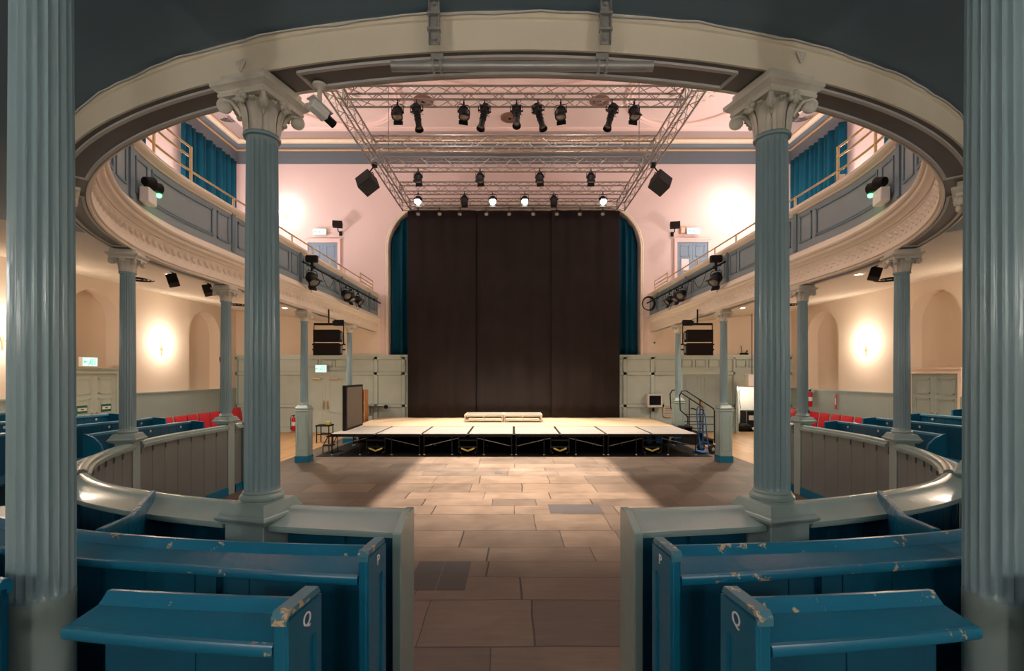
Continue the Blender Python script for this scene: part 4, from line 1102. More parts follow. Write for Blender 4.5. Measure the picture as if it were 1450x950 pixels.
for px,w in ((592,'leftmost'),(697,'second'),(742,'third'),(852,'rightmost')):
    loc = (tx(px,TY[3]),TY[3]-.145,FZ); lab = 'brightly lit spotlight near the drapes, %s of four glowing lamps'%w
    if lit_f is None: lit_f = make_fresnel(lab,loc,rad(-42),0,True)
    else: dup(lit_f,loc,0,lab)
    LIT.append(loc)
def make_par(label, loc):
    t = thing('par_lamp', label, 'spotlight', loc, 0, 'small lamps above the black drapes')
    clamp_yoke(t,.085,.17)
    m = MB(); m.lathe([(.0001,.09),(.04,.085),(.06,.06),(.075,.0),(.08,-.09),(.072,-.09)],18,cap=False); H = m.build('housing','blackg',t); H.location = (0,0,-.19); H.rotation_euler = (rad(-40),0,0)
    m = MB(); m.lathe([(.0001,-.085),(.05,-.08),(.073,-.07)],18,cap=False); m.build('lens','alu',H)
    return t
bp_ = None
for i,px in enumerate((592,622,651,688,720,754,787,820,852)):
    loc = (tx(px,TY[4]),TY[4]-.145,FZ); lab = 'small round lamp against the top of the black drapes, number %s from the left'%['one','two','three','four','five','six','seven','eight','nine'][i]
    if bp_ is None: bp_ = make_par(lab,loc)
    else: dup(bp_,loc,random.uniform(-.3,.3),lab)
# ================================================================== SPEAKERS
for sd,side in SIDES:
    c = Vector((sd*4.1, 13.55, 7.5))
    t = thing('truss_speaker','black square loudspeaker tilted outward from the %s side truss'%side,'speaker',c,0,'tilted speakers on the side trusses')
    R = Matrix.Rotation(rad(sd*28),3,'Z') @ Matrix.Rotation(rad(-22),3,'X') @ Matrix.Rotation(rad(sd*34),3,'Y')
    m = MB(); m.box((0,0,0),(.46,.4,.46),R); b = m.build('cabinet','blackg',t,bevel=.012)
    m = MB(); m.box(R @ Vector((0,-.204,0)),(.42,.012,.42),R); m.build('grille','black',b,bevel=.004)
    m = MB(); m.tube([R @ Vector((-.25,0,.1)),R @ Vector((-.25,.02,.3)),R @ Vector((.25,.02,.3)),R @ Vector((.25,0,.1))],.014,6); m.tube([R @ Vector((0,.02,.3)),(-sd*.2,.0,.5)],.02,8); m.bx(-sd*.26,-sd*.14,-.06,.06,.44,.56); m.build('yoke','black',t)
    # line arrays under the gallery
    px = 464.5 if sd<0 else 986.5
    c = P(px, 485, 13.1); t = thing('hanging_loudspeaker','pair of stacked black loudspeaker boxes in a yoke, hung below the %s gallery'%side,'speaker',c,0,'stacked loudspeakers below the gallery')
    for k,zc in enumerate((.17,-.19)):
        m = MB(); w=.35; m.add([(-w,-.2,zc-.165),(w,-.2,zc-.165),(w*.8,.25,zc-.14),(-w*.8,.25,zc-.14),(-w,-.2,zc+.165),(w,-.2,zc+.165),(w*.8,.25,zc+.14),(-w*.8,.25,zc+.14)],[(3,2,1,0),(4,5,6,7),(0,1,5,4),(1,2,6,5),(2,3,7,6),(3,0,4,7)])
        b = m.build('cabinet','black',t,bevel=.008); MB().bx(-w+.015,w-.015,-.212,-.2,zc-.15,zc+.15).build('grille','drape',b,smooth=False)
        MB().bx(w,w+.02,-.1,.05,zc-.09,zc+.09).bx(-w-.02,-w,-.1,.05,zc-.09,zc+.09).build('side_bracket','steel',b,smooth=False)
    m = MB(); m.tube([(-.4,0,-.05),(-.4,0,.5),(.4,0,.5),(.4,0,-.05)],.018,6); m.tube([(0,0,.5),(0,0,3.9-c.z if True else .7)],.02,6)
    for x in (-.4,.4):
        for z in (-.05,-.19): m.tube([(x-.05,0,z),(x+.05,0,z)],.02,6)
    m.bx(-.4,.4,-.02,.02,.47,.53); m.build('yoke','black',t)
    m = MB(); m.box((-sd*.25,.0,.52),(.24,.2,.12)); m.tube([(-sd*.4,0,.55),(-sd*.15,0,.55)],.07,10); m.build('motor_box','black',t,bevel=.01)
# small speakers on brackets by the upper doors
for px,py,sd,w in ((477,320,-1,'left'),(955,321,1,'right')):
    p = P(px,py,YB-.35); t = thing('wall_speaker','small black speaker on a bracket above the %s pale blue gallery door'%w,'speaker',p,0,'small speakers on the back wall')
    R = Matrix.Rotation(rad(-sd*12),3,'Z') @ Matrix.Rotation(rad(-14),3,'X')
    m = MB(); m.box((0,0,.06),(.34,.2,.2),R); b = m.build('cabinet','black',t,bevel=.01); m = MB(); m.box(R @ Vector((0,-.105,0))+Vector((0,0,.06)),(.3,.012,.17),R); m.build('grille','drape',b,smooth=False)
    m = MB(); m.tube([(0,.02,-.03),(0,.06,-.16),(0,.33,-.18)],.02,8); m.bx(-.05,.05,.3,.34,-.26,-.1); m.build('bracket','black',t)
# ================================================================== LAMPS ALONG THE GALLERY FRONT
def yoke_lamp(label, loc, yaw, pitch, group, big=1.0):
    c = dup(base_f, loc, yaw, label); c['group'] = group; c.scale = (big,)*3
    part_named(c,'housing')[0].rotation_euler = (rad(pitch),0,0); return c
for sd,side in SIDES:
    bar = thing('lighting_bar','thin black lighting bar along the stage end of the %s gallery front'%side,'lighting bar',(sd*4.80,11,4.70),0,'lighting bars on the gallery front')
    MB().tube([(0,0,0),(0,6.4,0)],.024,8).build('pipe','black',bar)
    for y in (.6,2.2,3.8,5.6):
        m = MB(); m.tube([(0,y,0),(sd*.1,y,.05),(sd*.17,y,.05)],.014,6); m.tube([(0,y,-.03),(0,y,.03)],.035,8); m.build('clamp','black',bar)
    g = 'spotlights on the gallery front bars'
    n0 = 'left' if sd<0 else 'right'
    yoke_lamp('black spotlight under a flat box, first on the %s gallery front'%n0,(sd*4.76,11.4,4.68),-sd*rad(60),-40,g,1.15)
    for y,pt,yw,w in ((13.7,-55,50,'nearest'),(14.15,-35,75,'middle'),(14.8,-50,80,'furthest')):
        yoke_lamp('black spotlight in the cluster of three on the %s gallery front, %s one'%(n0,w),(sd*4.76,y,4.66),-sd*rad(yw),pt,g)
    t = thing('dimmer_box','flat black box clamped above the first spotlight on the %s gallery front'%n0,'control box',(sd*4.76,11.4,4.78),0,'boxes on the gallery bars')
    MB().bx(-.13,.13,-.06,.06,-.0,.16).build('case','blackg',t,bevel=.01); MB().bx(-.13,.13,-.066,-.058,.03,.13).build('front_plate','black',t,smooth=False); MB().bx(-.02,.02,-.04,.04,-.08,0).build('clamp','black',t,smooth=False)
    m = MB(); 
    for k in range(3):
        y = 12.0+1.2*k; m.tube([(sd*4.78,y+.9*i/10,4.70-.32*sin(pi*i/10)*(1+.4*k%2)) for i in range(11)],.007,5)
    m.tube([(sd*4.76,11.3+.05*sin(i),4.7-.08*i) for i in range(9)],.008,5)
    tag(m.build('power_cable','black'),'loops of thin black cable drooping from the %s gallery lighting bar'%n0,'cable','cables on the gallery bars')
c = P(917,430,17.0); m = MB()
for k in range(5): m.tube([(c.x+.01*k,c.y+.0+.23*cos(a),c.z+.22*sin(a)+.01*k) if False else (c.x+(.2+.008*k)*cos(a),c.y-.02*k,c.z+(.22+.006*k)*sin(a)) for a in [2*pi*i/22 for i in range(22)]],.014,6,closed=True)
tag(m.build('cable_coil','black'),'coil of black cable hanging at the stage end of the right gallery bar','cable')
# emergency lights with a green indicator on the parapet
for sd,side in SIDES:
    s = s_of_y(6.27,5.0); p = hp(sd*s,5.0); p.z = 4.38; a = hn(sd*s)
    t = thing('emergency_light','white twin headed emergency light with green glow on the %s gallery front'%side,'emergency light',p,a-pi/2,'twin emergency lights')
    m = MB(); m.bx(-.12,.12,-.11,.0,-.03,.16); m.build('battery_case','white',t,bevel=.012)
    for k in (-1,1):
        m = MB(); m.tube([(k*.085,-.05,.16),(k*.085,-.06,.2)],.014,8); T = Matrix.Translation((k*.1-sd*.05,-.08,.24)) @ Matrix.Rotation(-sd*rad(80),4,'Y') @ Matrix.Rotation(rad(25),4,'X')
        m.lathe([(.0001,-.07),(.055,-.06),(.07,.02),(.075,.06),(.066,.06)],16,T,cap=False); h = m.build('lamp_head','black',t)
        m = MB(); m.lathe([(.0001,.054),(.066,.054)],16,T,cap=False); m.build('lens','glass',h)
    m = MB(); m.sphere((-sd*.2,-.1,.16),.032,10,8); m.build('indicator','led',t)
# small spots, downlights and vents under the gallery
def zc_at(x): return 3.90+.6*(abs(x)-5.255)/(XW-5.255)
for px,py,w in ((243,397,'left, nearer the camera'),(293,411,'left, nearer the stage'),(1237,388,'right, by a glowing downlight')):
    sg = -1 if px<700 else 1; X = 6.2; d = X*F/abs(px-VX); zt = zc_at(X)
    p = Vector((sg*X,d,zt)); t = thing('ceiling_spotlight','small black loudspeaker hung from the white gallery ceiling, %s'%w,'speaker',p,0,'black boxes under the gallery ceiling')
    zb = EYE+(VY-py)*d/F-zt
    m = MB(); m.tube([(0,0,0),(0,0,zb+.06)],.014,8); m.lathe([(.0001,0),(.05,0),(.04,-.02),(.0001,-.02)],12); m.build('stem','black',t)
    R = Matrix.Rotation(-sg*rad(25),3,'Z') @ Matrix.Rotation(rad(-25),3,'X') @ Matrix.Rotation(rad(sg*18),3,'Y')
    m = MB(); m.box((0,0,zb),(.17,.15,.2),R); b = m.build('cabinet','blackg',t,bevel=.012); m = MB(); m.box(R @ Vector((0,-.078,0))+Vector((0,0,zb)),(.15,.01,.18),R); m.build('grille','black',b,smooth=False)
def downlight(label, p, up=False):
    t = thing('downlight', label, 'ceiling light', p, 0, 'recessed downlights')
    MB().lathe([(.06,0),(.085,-.012),(.09,0)],20,cap=False).build('trim_ring','white',t); MB().lathe([(.0001,-.003),(.06,-.003)],16,cap=False).build('diffuser','down',t)
    return t
DL_ = []
for sd,side in SIDES:
    for y,w in ((9.3,'between the first two wall arches'),(14.0,'deeper towards the stage')):
        X = 6.62; p = Vector((sd*X,y,zc_at(X)-.002)); downlight('small glowing downlight in the %s gallery ceiling, %s'%(side,w), p); DL_.append(p)
p = Vector((7.95,16.1,ZC-.002)); downlight('small glowing downlight in the pink hall ceiling beside the right capital', p); DH = [p]
for sd,side in SIDES:
    for X,y,w in ((8.3,10.7,'by the nearer column'),(8.3,14.6,'by the farther column')):
        t = thing('round_air_vent','round slotted white air vent below the %s gallery, %s'%(side,w),'ceiling vent',(sd*X,y,zc_at(X)),0,'round air vents below the gallery')
        MB().lathe([(.0001,-.02),(.3,-.02),(.34,0)],28).build('plate','ceil',t); g = MB()
        for r in (.08,.15,.22,.28): g.tube([(r*cos(a),r*sin(a),-.022) for a in [2*pi*i/24 for i in range(24)]],.012,5,closed=True)
        g.build('slot','black',t)
# ================================================================== WALL LIGHTS
SC = []
def sconce(label, p, rz):
    t = thing('wall_sconce', label, 'wall light', p, rz, 'twin candle wall lights')   # wall at local y=0, front -y
    MB().lathe([(.0001,.03),(.045,.025),(.06,0)],16,Matrix.Rotation(pi/2,4,'X')).bx(-.015,.015,-.02,0,-.22,.1).build('backplate','brass',t)
    for k in (-1,1):
        m = MB(); m.tube([(0,-.02,-.02),(k*.06,-.08,-.08),(k*.13,-.12,-.04),(k*.14,-.12,.03)],.008,6); m.lathe([(.0001,.02),(.03,.025),(.032,.035)],12,Matrix.Translation((k*.14,-.12,0))); A = m.build('arm','brass',t)
        MB().tube([(k*.14,-.12,.03),(k*.14,-.12,.11)],.011,8).build('candle','white',A)
        m = MB(); m.lathe([(.0001,.11),(.016,.125),(.02,.145),(.012,.175),(.0001,.195)],12,Matrix.Translation((k*.14,-.12,0))); m.build('bulb','bulb',A)
    SC.append((Vector(p), rz)); return t
for sd,side in SIDES:
    for y,z,w in ((9.7,2.85,'by the frame edge'),(14.1,2.9,'between the two arched niches')):
        sconce('twin candle wall light glowing on the cream %s wall, %s'%(side,w),(sd*XW,y,z),-sd*pi/2)
sconce('twin candle wall light glowing on the pink back wall, right gallery level',(8.05,YB,8.05),0)
sconce('twin candle wall light glowing on the pink back wall, left gallery level',(-8.4,YB,8.05),0)
for sd,side in SIDES:
    for y in (14.0,9.6): SC.append((Vector((sd*XW,y,7.4)), -sd*pi/2))
# ================================================================== EXIT SIGNS
def exit_sign(label, p, rz, w=.42, h=.22):
    t = thing('exit_sign', label, 'exit sign', p, rz, 'lit exit signs')
    MB().bx(-w/2-.012,w/2+.012,-.09,0,-h/2-.012,h/2+.012).build('case','white',t,bevel=.006)
    F_ = MB().bx(-w/2,w/2,-.094,-.089,-h/2,h/2).build('lit_face','exit',t,smooth=False)
    m = MB(); u = h/2
    m.bx(w*.12,w*.36,-.097,-.093,-u*.7,-u*.62); m.bx(w*.12,w*.15,-.097,-.093,-u*.7,u*.7); m.bx(w*.33,w*.36,-.097,-.093,-u*.7,u*.7); m.bx(w*.12,w*.36,-.097,-.093,u*.62,u*.7)
    m.box((-.0,-.095,.0),(.03,.004,.07),Matrix.Rotation(.5,3,'Y')); m.sphere((.02,-.095,.055),.014,8,6,(1,.2,1)); m.box((-.03,-.095,-.05),(.06,.004,.02),Matrix.Rotation(-.7,3,'Y')); m.box((.025,-.095,-.05),(.05,.004,.018),Matrix.Rotation(1.0,3,'Y'))
    m.bx(-w*.36,-w*.2,-.097,-.093,-.012,.012); m.prism([(0,-.04),(0,.04),(-.05,0)],.004,Matrix.Translation((-w*.2-.06,-.093,0)) @ Matrix.Rotation(pi/2,4,'X'))
    m.build('pictogram','exitg',F_,smooth=False)
    return t
exit_sign('lit exit sign on the panelling over the pale double door at the left back',P(455,522,YB-.06),0,.4,.26)
exit_sign('lit exit sign above the gallery door on the left of the back wall',P(453,329,YB-.05),0,.46,.2)
exit_sign('lit exit sign above the gallery door with the white notice',P(980,328,YB-.05),0,.46,.2)
exit_sign('lit exit sign on a ledge over the left side wall door',(-XW-.0,11.62,2.44),pi/2,.4,.2)
p = P(966,326,YB-.03); t = thing('warning_panel','small brown framed panel beside the right gallery exit sign','sign',p,0); MB().bx(-.1,.1,-.04,0,-.13,.13).build('frame','wood',t,bevel=.005); MB().bx(-.07,.07,-.046,-.038,-.1,.1).build('face','pinkm',t,smooth=False)
p = Vector((-XW,16.95,2.68)); t = thing('alarm_bell','small dark red alarm sounder high on the left wall near the panelling','alarm',p,pi/2); MB().lathe([(.0001,.1),(.06,.09),(.085,.05),(.09,0)],18,Matrix.Rotation(pi/2,4,'X')).build('dome','redp',t); MB().bx(-.06,.06,-.02,0,-.12,-.06).build('base','black',t,bevel=.004)
# ================================================================== EXTINGUISHERS AND WALL ITEMS
def extinguisher(label, p, rz):
    t = thing('fire_extinguisher', label, 'fire extinguisher', p, rz, 'red fire extinguishers')   # front -y, wall at y=.1
    MB().lathe([(.0001,0),(.07,.005),(.078,.03),(.078,.42),(.06,.48),(.03,.51),(.025,.54)],20).build('cylinder','redp',t)
    MB().lathe([(.0785,.2),(.0788,.34)],20,cap=False).build('label','paper',t)
    m = MB(); m.bx(-.02,.02,-.02,.02,.53,.58); m.box((.05,0,.6),(.13,.02,.014),Matrix.Rotation(-.3,3,'Y')); m.box((.05,0,.565),(.11,.02,.012)); m.build('lever','black',t)
    m = MB(); m.tube([(-.02,0,.56),(-.08,-.01,.57),(-.105,-.02,.48),(-.1,-.03,.3),(-.095,-.03,.16)],.011,6); m.tube([(-.095,-.03,.18),(-.09,-.03,.06)],[.012,.024],8); m.build('hose','black',t)
    m = MB(); m.bx(-.05,.05,.07,.1,.3,.5); m.build('wall_hook','steel',t,smooth=False)
    return t
extinguisher('red fire extinguisher by the back panelling behind the slim left column',(P(415,600,17.75).x,YB-.14,.06),0)
extinguisher('red fire extinguisher hung on the right dado behind the red chairs',(XW-.14,16.55,1.03),-pi/2)
t = thing('fire_point_sign','narrow tall red sign on the right dado','sign',(XW-.05,15.35,1.28),-pi/2); MB().bx(-.04,.04,-.012,0,-.24,.24).build('plate','redp',t,smooth=False); MB().bx(-.02,.02,-.016,-.011,-.1,.1).build('panel','paper',t,smooth=False)
p = P(923.5,567,YB-.04); tv = thing('television','small white framed television set on the back panelling right of the drapes','television',p,0)
MB().bx(-.28,.28,-.3,-.0,-.24,.24).build('case','bead',tv,bevel=.02); MB().bx(-.21,.21,-.306,-.298,-.15,.19).build('screen','screen',tv,bevel=.002); MB().bx(-.03,.03,-.1,.0,-.4,-.24).build('bracket','black',tv,smooth=False)
m = MB(); m.lathe([(.0001,.03),(.05,.03),(.06,0)],14,Matrix.Translation((.36,-.0,-.2)) @ Matrix.Rotation(pi/2,4,'X')); m.build('cable_reel','black',tv)
p = P(945,581,YB-.04); t = thing('louvre_grille','cream slatted grille low on the back panelling','grille',p,0); g = MB(); g.bx(-.17,.17,-.02,0,-.24,-.2); g.bx(-.17,.17,-.02,0,.2,.24); g.bx(-.17,-.14,-.02,0,-.24,.24); g.bx(.14,.17,-.02,0,-.24,.24); g.build('frame','wallc',t,smooth=False); g = MB()
for k in range(6): g.box((0,-.012,-.16+.064*k),(.28,.03,.012),Matrix.Rotation(.6,3,'X'))
g.build('slat','wallc',t,smooth=False)
p = P(534,580,YB-.05); t = thing('wall_bracket','folding triangular wall bracket with a black knob, left of the drapes','bracket',p,0)
m = MB(); m.bx(-.28,.3,-.25,-.22,.12,.15); m.bx(-.28,-.25,-.25,0,-.22,.18); m.tube([(-.26,-.24,-.2),(.3,-.24,.13)],.014,6); m.bx(-.28,.3,-.25,0,.12,.14); m.build('arm','steel',t); MB().sphere((.36,-.22,.12),.075,12,8).build('knob','black',t)
p = P(923,485,YB-.0); t = thing('wall_camera','small white camera on the cream wall under the right gallery','camera',p,0); MB().bx(-.05,.05,-.03,0,-.07,.02).tube([(0,-.02,-.02),(0,-.14,-.04)],.02,8).build('bracket','white',t); MB().box((0,-.17,-.02),(.1,.16,.09)).build('body','white',t,bevel=.008); MB().tube([(0,-.25,-.02),(0,-.28,-.03)],.03,10).build('lens','black',t)
p = P(1053,499,YB-.06); t = thing('radio_receiver','small black aerial device standing on the panelling ledge at the right','receiver',(p.x,p.y,2.86),0); MB().bx(-.14,.14,-.04,.05,0,.07).build('body','black',t,bevel=.01); m = MB(); m.tube([(-.08,0,.06),(-.12,0,.34)],.012,6); m.tube([(.06,0,.06),(.12,0,.16)],.02,6); m.build('aerial','black',t)
p = P(1068,539,16.9); t = thing('flood_light_box','white box lamp hung on a thin black rod at the right back','lamp box',p,0); MB().bx(-.3,.25,-.15,.15,-.2,.22).build('case','white',t,bevel=.02); MB().tube([(-.1,0,.22),(-.1,0,3.95-p.z+.3)],.012,6).build('rod','black',t); m = MB(); m.lathe([(.0001,0),(.05,0)],14,Matrix.Translation((.02,-.155,.13)) @ Matrix.Rotation(pi/2,4,'X'),cap=False); m.build('lamp','down',t); MB().bx(-.06,.16,-.16,-.14,-.215,-.19).build('control_strip','black',t,smooth=False)
# ================================================================== THINGS BESIDE THE STAGE
t = thing('upright_board','tall black upright board standing on the left end of the stage','board',(-4.70,13.42,ZS+.001),0)
MB().bx(-.045,.045,0,1.5,0,1.26).build('panel','blackg',t,bevel=.006); m = MB(); m.bx(.046,.052,.08,1.42,.06,1.2); m.build('cloth_face','boardf',t,smooth=False); MB().bx(-.05,.05,-.012,0,0,1.26).build('edge_strip','black',t,smooth=False)
p = P(511,573,16.6); t = thing('wooden_crate','open pine crate on end behind the black board','crate',(p.x,16.6,0),0)
w,h = .17,1.62
m = MB(); m.bx(-w,-w+.03,-.2,.2,0,h); m.bx(w-.03,w,-.2,.2,0,h); m.build('side_panel','wood',t,smooth=False); m = MB()
for z in (0,.72,1.15,h-.03): m.bx(-w+.03,w-.03,-.2,.2,z,z+.03)
m.build('shelf','wood',t,smooth=False); MB().bx(-w,w,.19,.205,0,h).build('back_panel','wood',t,smooth=False)
p = P(459,0,15.2); t = thing('small_table','small black square table left of the stage with a yellow box on it','table',(p.x,15.2,0),0)
MB().bx(-.22,.22,-.2,.2,.52,.56).build('table_top','black',t,bevel=.006)
for x in (-.19,.19):
    for y in (-.17,.17): MB().tube([(x,y,0),(x,y,.52)],.018,6).build('leg','black',t)
m = MB(); m.bx(-.19,.19,-.18,-.16,.25,.28); m.bx(-.19,.19,.16,.18,.25,.28); m.build('stretcher','black',t,smooth=False)
t = thing('tape_box','small yellow box on the black table left of the stage','box',(p.x+.12,15.2,.561),0); MB().bx(-.07,.07,-.06,.06,0,.1).build('box','yellow',t,bevel=.006); MB().bx(-.072,.072,-.02,.02,.04,.102).build('band','paper',t,smooth=False)
p = P(466,0,13.3); t = thing('step_frame','low black metal step frame beside the front left stage corner','step',(p.x,13.35,0),0)
for z,y in ((.22,-.12),(.44,.12)):
    MB().bx(-.13,.13,y-.11,y+.11,z-.03,z).build('tread','black',t,smooth=False)
for x in (-.12,.12): m = MB(); m.tube([(x,-.23,0),(x,-.23,.2),(x,.2,.44),(x,.2,0)],.014,6); m.build('leg','blackg',t)
# sack truck
t = thing('sack_truck','bright blue sack truck with black wheels parked at the right end of the stage','hand trolley',(5.12,13.2,0),rad(-72))
m = MB()
for x in (-.17,.17): m.tube([(x,.1,.10),(x,.04,.5),(x,-.02,1.0),(x*.7,-.05,1.2),(x*.2,-.06,1.27)],.016,8)
for z in (.3,.55,.8,1.02): m.tube([(-.17,.09-.1*z,z),(.17,.09-.1*z,z)],.013,6)
m.tube([(0,.06,.3),(0,-.02,1.02)],.012,6); m.build('frame','bluep',t)
MB().bx(-.2,.2,-.14,.1,.03,.045).build('toe_plate','bluep',t,smooth=False)
for x in (-.23,.23):
    m = MB(); T = Matrix.Translation((x,.17,.125)) @ Matrix.Rotation(pi/2,4,'Y'); m.lathe([(.07,-.03),(.11,-.035),(.125,-.02),(.125,.02),(.11,.035),(.07,.03)],24,T); w_ = m.build('wheel','rubber',t); m = MB(); m.lathe([(.0001,-.034),(.03,-.04),(.068,-.02),(.068,.02),(.03,.04),(.0001,.034)],20,T); m.build('hub','steel',w_)
MB().tube([(-.2,.17,.125),(.2,.17,.125)],.012,8).tube([(-.17,.17,.125),(-.17,.07,.25)],.012,6).tube([(.17,.17,.125),(.17,.07,.25)],.012,6).build('axle','bluep',t)
for side,x in (('left',-.17),('right',.17)):
    p0 = Vector((x*.25,-.06,1.27)); MB().tube([(x*.9,-.045,1.16),(x*1.05,-.12,1.2),(x*1.05,-.2,1.2)],.02,8).build('grip','rubber',t)
# stage steps with handrails
t = thing('stage_steps','black stage steps with two tubular handrails, leading down beside the right end of the stage','steps',(5.05,14.7,0),0)
for k in range(3):
    z = ZS*(3-k)/3-.02; x0 = .05+.32*k
    MB().bx(x0,x0+.34,0,.95,z-.04,z).build('tread','black',t,bevel=.004); MB().bx(x0+.3,x0+.33,0.02,.93,max(0,z-.22),z-.04).build('riser','blackg',t,smooth=False)
for y in (.0,.9): m = MB(); m.add([(0.05,y+.03,0),(1.05,y+.03,0),(.05,y+.03,ZS-.05),(.05,y,0),(1.05,y,0),(.05,y,ZS-.05)],[(0,1,2),(5,4,3),(0,3,4,1),(1,4,5,2),(2,5,3,0)]); m.build('stringer','black',t,smooth=False)
for y in (.03,.92):
    m = MB(); m.tube([(.25,y,.62),(.25,y,.85),(.02,y,1.05),(.0,y,1.5),(.07,y,1.63),(.2,y,1.64),(1.0,y,1.12),(1.06,y,1.05),(1.06,y,.05)],.02,8)
    m.tube([(.62,y,.2),(.62,y,1.36)],.016,6)
    for z in (.85,.62,.4): m.tube([(.2 if z>.6 else .5,y,z),(1.06,y,z)],.014,6)
    m.build('handrail','blackg',t)
# crate under the stage at the right
t = thing('storage_crate','pale blue storage crate tucked beneath the right end of the stage','crate',(4.35,15.1,.006),0); m = MB(); m.box((0,0,.17),(.5,.35,.34)); m.build('body','bluep',t,bevel=.02); m = MB(); m.bx(-.27,.27,-.19,.19,.33,.36); m.build('rim','bluep',t,bevel=.006); MB().bx(-.08,.08,-.18,-.174,.22,.27).build('handle','black',t,smooth=False)
# hatch contents
t = thing('equipment_case','black equipment case with white labels inside the lit store hatch','case',(9.12,18.6,0),0); MB().bx(-.3,.3,-.25,.25,.12,.75).build('body','black',t,bevel=.015); MB().bx(-.2,-.02,-.258,-.25,.4,.58).build('label','paper',t,smooth=False); m = MB()
for x in (-.29,.27): m.bx(x,x+.02,-.256,.256,.12,.75)
m.build('corner_trim','steel',t,smooth=False); m = MB()
for x in (-.22,.22): m.tube([(x-.02,-.15,.06),(x+.02,-.15,.06)],.06,12); m.tube([(x-.02,.15,.06),(x+.02,.15,.06)],.06,12)
m.build('caster','rubber',t)
t = thing('kit_bag','slumped black kit bag on the floor of the store hatch','bag',(8.66,18.2,0),0); m = MB(); m.sphere((0,0,.15),.2,14,10,(1.5,.9,.78)); m.build('body','black',t); m = MB(); m.tube([(-.2,-.02,.26),(-.1,-.04,.36),(.1,-.04,.36),(.2,-.02,.26)],.014,6); m.build('strap','blackg',t)
t = thing('white_cloth','crumpled pale cloth beside the black bag in the hatch','cloth',(9.0,17.98,0),0); m = MB()
for k in range(7): m.sphere((random.uniform(-.08,.08),random.uniform(-.06,.06),.06+random.uniform(0,.1)),.06,8,6,(1.2,.9,.9))
m.build('folds','paper',t)
m = MB()
for k in range(7): m.tube([(8.42+.03*sin(k)+.08*cos(a)*.8,18.6+.01*k,.75+.3*sin(a)+.03*k) for a in [2*pi*i/18 for i in range(18)]],.01,5,closed=True)
tag(m.build('cable_bundle','bead'),'hanging bundle of pale cables on the left wall of the hatch','cable')
tag(MB().tube([(8.85,18.9,1.6),(8.8,18.86,1.2),(8.82,18.8,.8)],.01,6).build('hanging_cable','black'),'single black cable hanging inside the hatch','cable')
t = thing('yellow_sign','small yellow sign inside the hatch at the top left','sign',(8.5,19.03,1.45),0); MB().bx(-.16,.16,-.012,0,-.1,.1).build('plate','yellow',t,smooth=False); MB().bx(-.1,.1,-.015,-.011,-.03,.03).build('panel','paper',t,smooth=False)
t = thing('hatch_door','grey green hatch door standing open against the back panelling','door leaf',(HX0,YB-.02,0),0); lf = panel_leaf(.62,HZ); Rz = Matrix.Rotation(rad(-118),3,'Z'); MB().add([Rz @ Vector(v) for v in lf.v],lf.f).build('leaf','dado',t,smooth=False); m = MB(); m.sphere(Rz @ Vector((.56,-.05,.85)),.035,10,8); m.build('knob','brass',t)
# dark slabs let into the floor
for k,(xa,xb,ya,yb,w) in enumerate(((-1.09,-.80,4.80,5.52,'left dark floor slab of the pair near the aisle'),(-.79,-.50,4.80,5.52,'right dark floor slab of the pair near the aisle'),(.55,1.38,7.45,7.95,'wide dark floor slab in the middle of the hall'),(-.42,-.27,10.4,10.62,'small dark floor plate close to the stage'))):
    struct_ = MB().bx(xa,xb,ya,yb,-.01,.003).build('floor_slab','slab',smooth=False); tag(struct_,w,'floor slab','dark slabs in the stone floor','thing')
# leaflets leaning on the right gallery rail
t = thing('programme','upright folded programme leaning by the right gallery rail','booklet',(5.13,7.6,5.12),rad(-50)); 
MB().box((0,0,.08),(.09,.012,.16),Matrix.Rotation(.2,3,'Y')).build('cover','paper',t,smooth=False); MB().box((.06,.01,.075),(.06,.01,.15),Matrix.Rotation(-.15,3,'Y')).build('back_cover','doorb',t,smooth=False)

# ================================================================== LIGHT
def light(kind, name, loc, power, col=(1,.86,.70), size=.1, rot=None, **k):
    d = bpy.data.lights.new(name, kind); d.energy = power; d.color = col
    if kind == 'AREA': d.size = size; d.shape = 'DISK'
    else: d.shadow_soft_size = size
    for a,v in k.items(): setattr(d, a, v)
    o = bpy.data.objects.new(name, d); COL.objects.link(o); o.location = loc
    if rot: o.rotation_euler = rot
    return o
WARM = (1,.85,.70)
for p,rz in SC:
    out = Matrix.Rotation(rz,3,'Z') @ Vector((0,-.45,.16))
    hi = p.z > 5
    light('POINT','sconce_glow',p+out,PW_HI if hi else PW_LO,(1,.80,.72) if hi else WARM,.09)
for p in DL_: light('SPOT','downlight_glow',p-Vector((0,0,.03)),PW_DOWN,WARM,.06,spot_size=rad(140),spot_blend=.8)
for p in DH: light('SPOT','downlight_glow',p-Vector((0,0,.03)),PW_DOWN,WARM,.06,spot_size=rad(120),spot_blend=.8)
for l in LIT:
    d = Vector((l[0]*.6,14.6,ZS))-Vector(l); q = d.to_track_quat('-Z','Y').to_euler()
    light('SPOT','stage_lamp',Vector(l)+Vector((0,-.18,-.42)),PW_STAGE,(1,.87,.72),.06,q,spot_size=rad(62),spot_blend=.35)
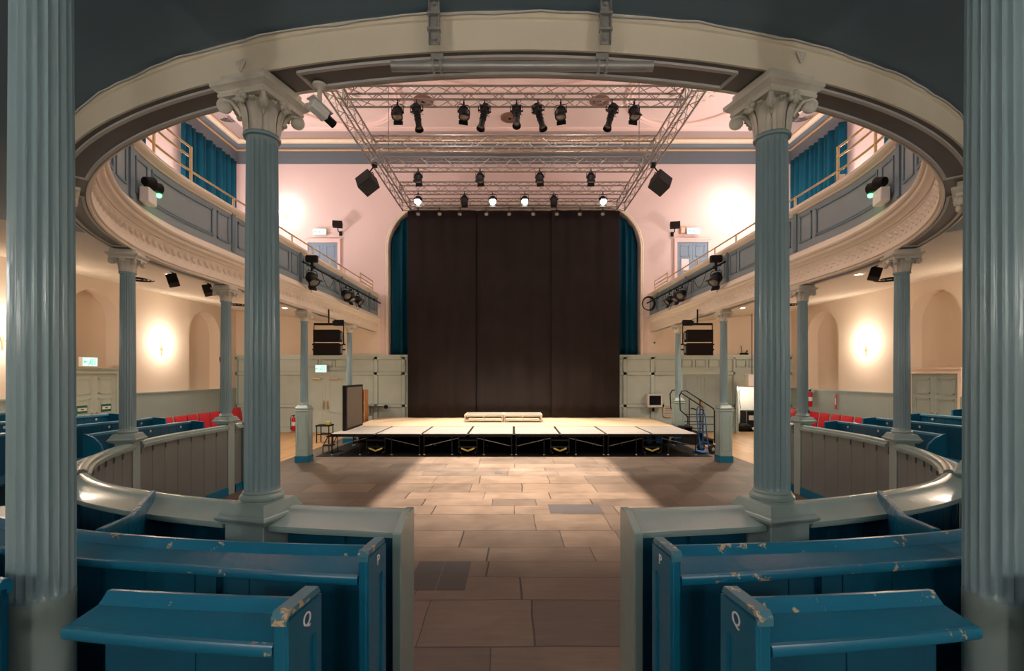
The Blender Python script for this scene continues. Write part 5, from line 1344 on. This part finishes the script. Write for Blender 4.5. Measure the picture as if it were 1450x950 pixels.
# added box out of view, its gate sized to cut the floor's light strip
def added_gate_box(label, c, hx, hy0, hy1, power, drop=.35, col=(1,.82,.66)):
    t = thing('added_gate_box', label, 'spotlight', c, 0, 'added light boxes')
    x, y, z, d = .26, .34, .12, drop
    m = MB(); m.bx(-x,x,-y,y,z,z+.02); m.bx(-x,-x+.01,-y,y,-d,z); m.bx(x-.01,x,-y,y,-d,z); m.bx(-x,x,-y,-y+.01,-d,z); m.bx(-x,x,y-.01,y,-d,z); m.build('housing','black',t,smooth=False)
    m = MB(); m.bx(-x,-hx,-y,y,-d-.004,-d); m.bx(hx,x,-y,y,-d-.004,-d); m.bx(-hx,hx,-y,-hy0,-d-.004,-d); m.bx(-hx,hx,hy1,y,-d-.004,-d); m.build('gate','black',t,smooth=False)
    MB().tube([(0,0,z+.02),(0,0,ZC-c[2])],.015,6).build('hanger','black',t)
    light('SPOT','added_strip_beam',c,power,col,.006,(rad(17.6),0,0),spot_size=rad(88),spot_blend=1.0)
LZ = 8.2
added_gate_box('added black light box, out of view, shaping the bright strip on the stone floor', (0,8.9,LZ), .35*2.36/LZ, .35*6.5/LZ, .35*3.62/LZ, PW_FLOOR)
# added fill lights without fixtures: at the hall ceiling and hidden behind gallery fronts
for x,y in HALL_FILL: light('AREA','added_hall_fill',(x,y,ZC-.12),PW_HALL_FILL,(1,.86,.78),.5)
for sd,_ in SIDES:
    for y in (4.5,8.2,12,15.6): light('AREA','added_gallery_fill',(sd*8.9,y,5.6),PW_UP,(1,.84,.78),.4,(pi,sd*rad(-18),0))
for x,y,z,p_ in REAR_FILL: light('POINT','added_rear_fill',(x,y,z),p_*PW_REAR_FILL,(1,.93,.86),.15)  # added fill behind and beside the camera, lifting columns and fascia
light('POINT','hatch_bulb',(8.9,18.4,1.6),14,(1,.9,.75),.05)
# world: closed room, only a trace of ambient
w = bpy.data.worlds.new('world'); scene.world = w; w.use_nodes = True; w.node_tree.nodes['Background'].inputs[0].default_value = (.5,.45,.42,1); w.node_tree.nodes['Background'].inputs[1].default_value = .0
# ================================================================== CAMERA
cd = bpy.data.cameras.new('camera'); cam_o = bpy.data.objects.new('camera',cd); COL.objects.link(cam_o); scene.camera = cam_o
cam_o.location = (-.022,0,EYE); cam_o.rotation_euler = (pi/2,0,0)
cd.sensor_fit = 'HORIZONTAL'; cd.sensor_width = 36; cd.lens = 36*F/1450; cd.shift_x = (725-VX)/1450; cd.shift_y = (VY-475)/1450; cd.clip_start = .02; cd.clip_end = 100
vs = scene.view_settings; scene.display_settings.display_device = 'sRGB'; vs.view_transform = 'Standard'; vs.look = 'None'; vs.gamma = 1; vs.use_curve_mapping = False; vs.exposure = EXPOSURE
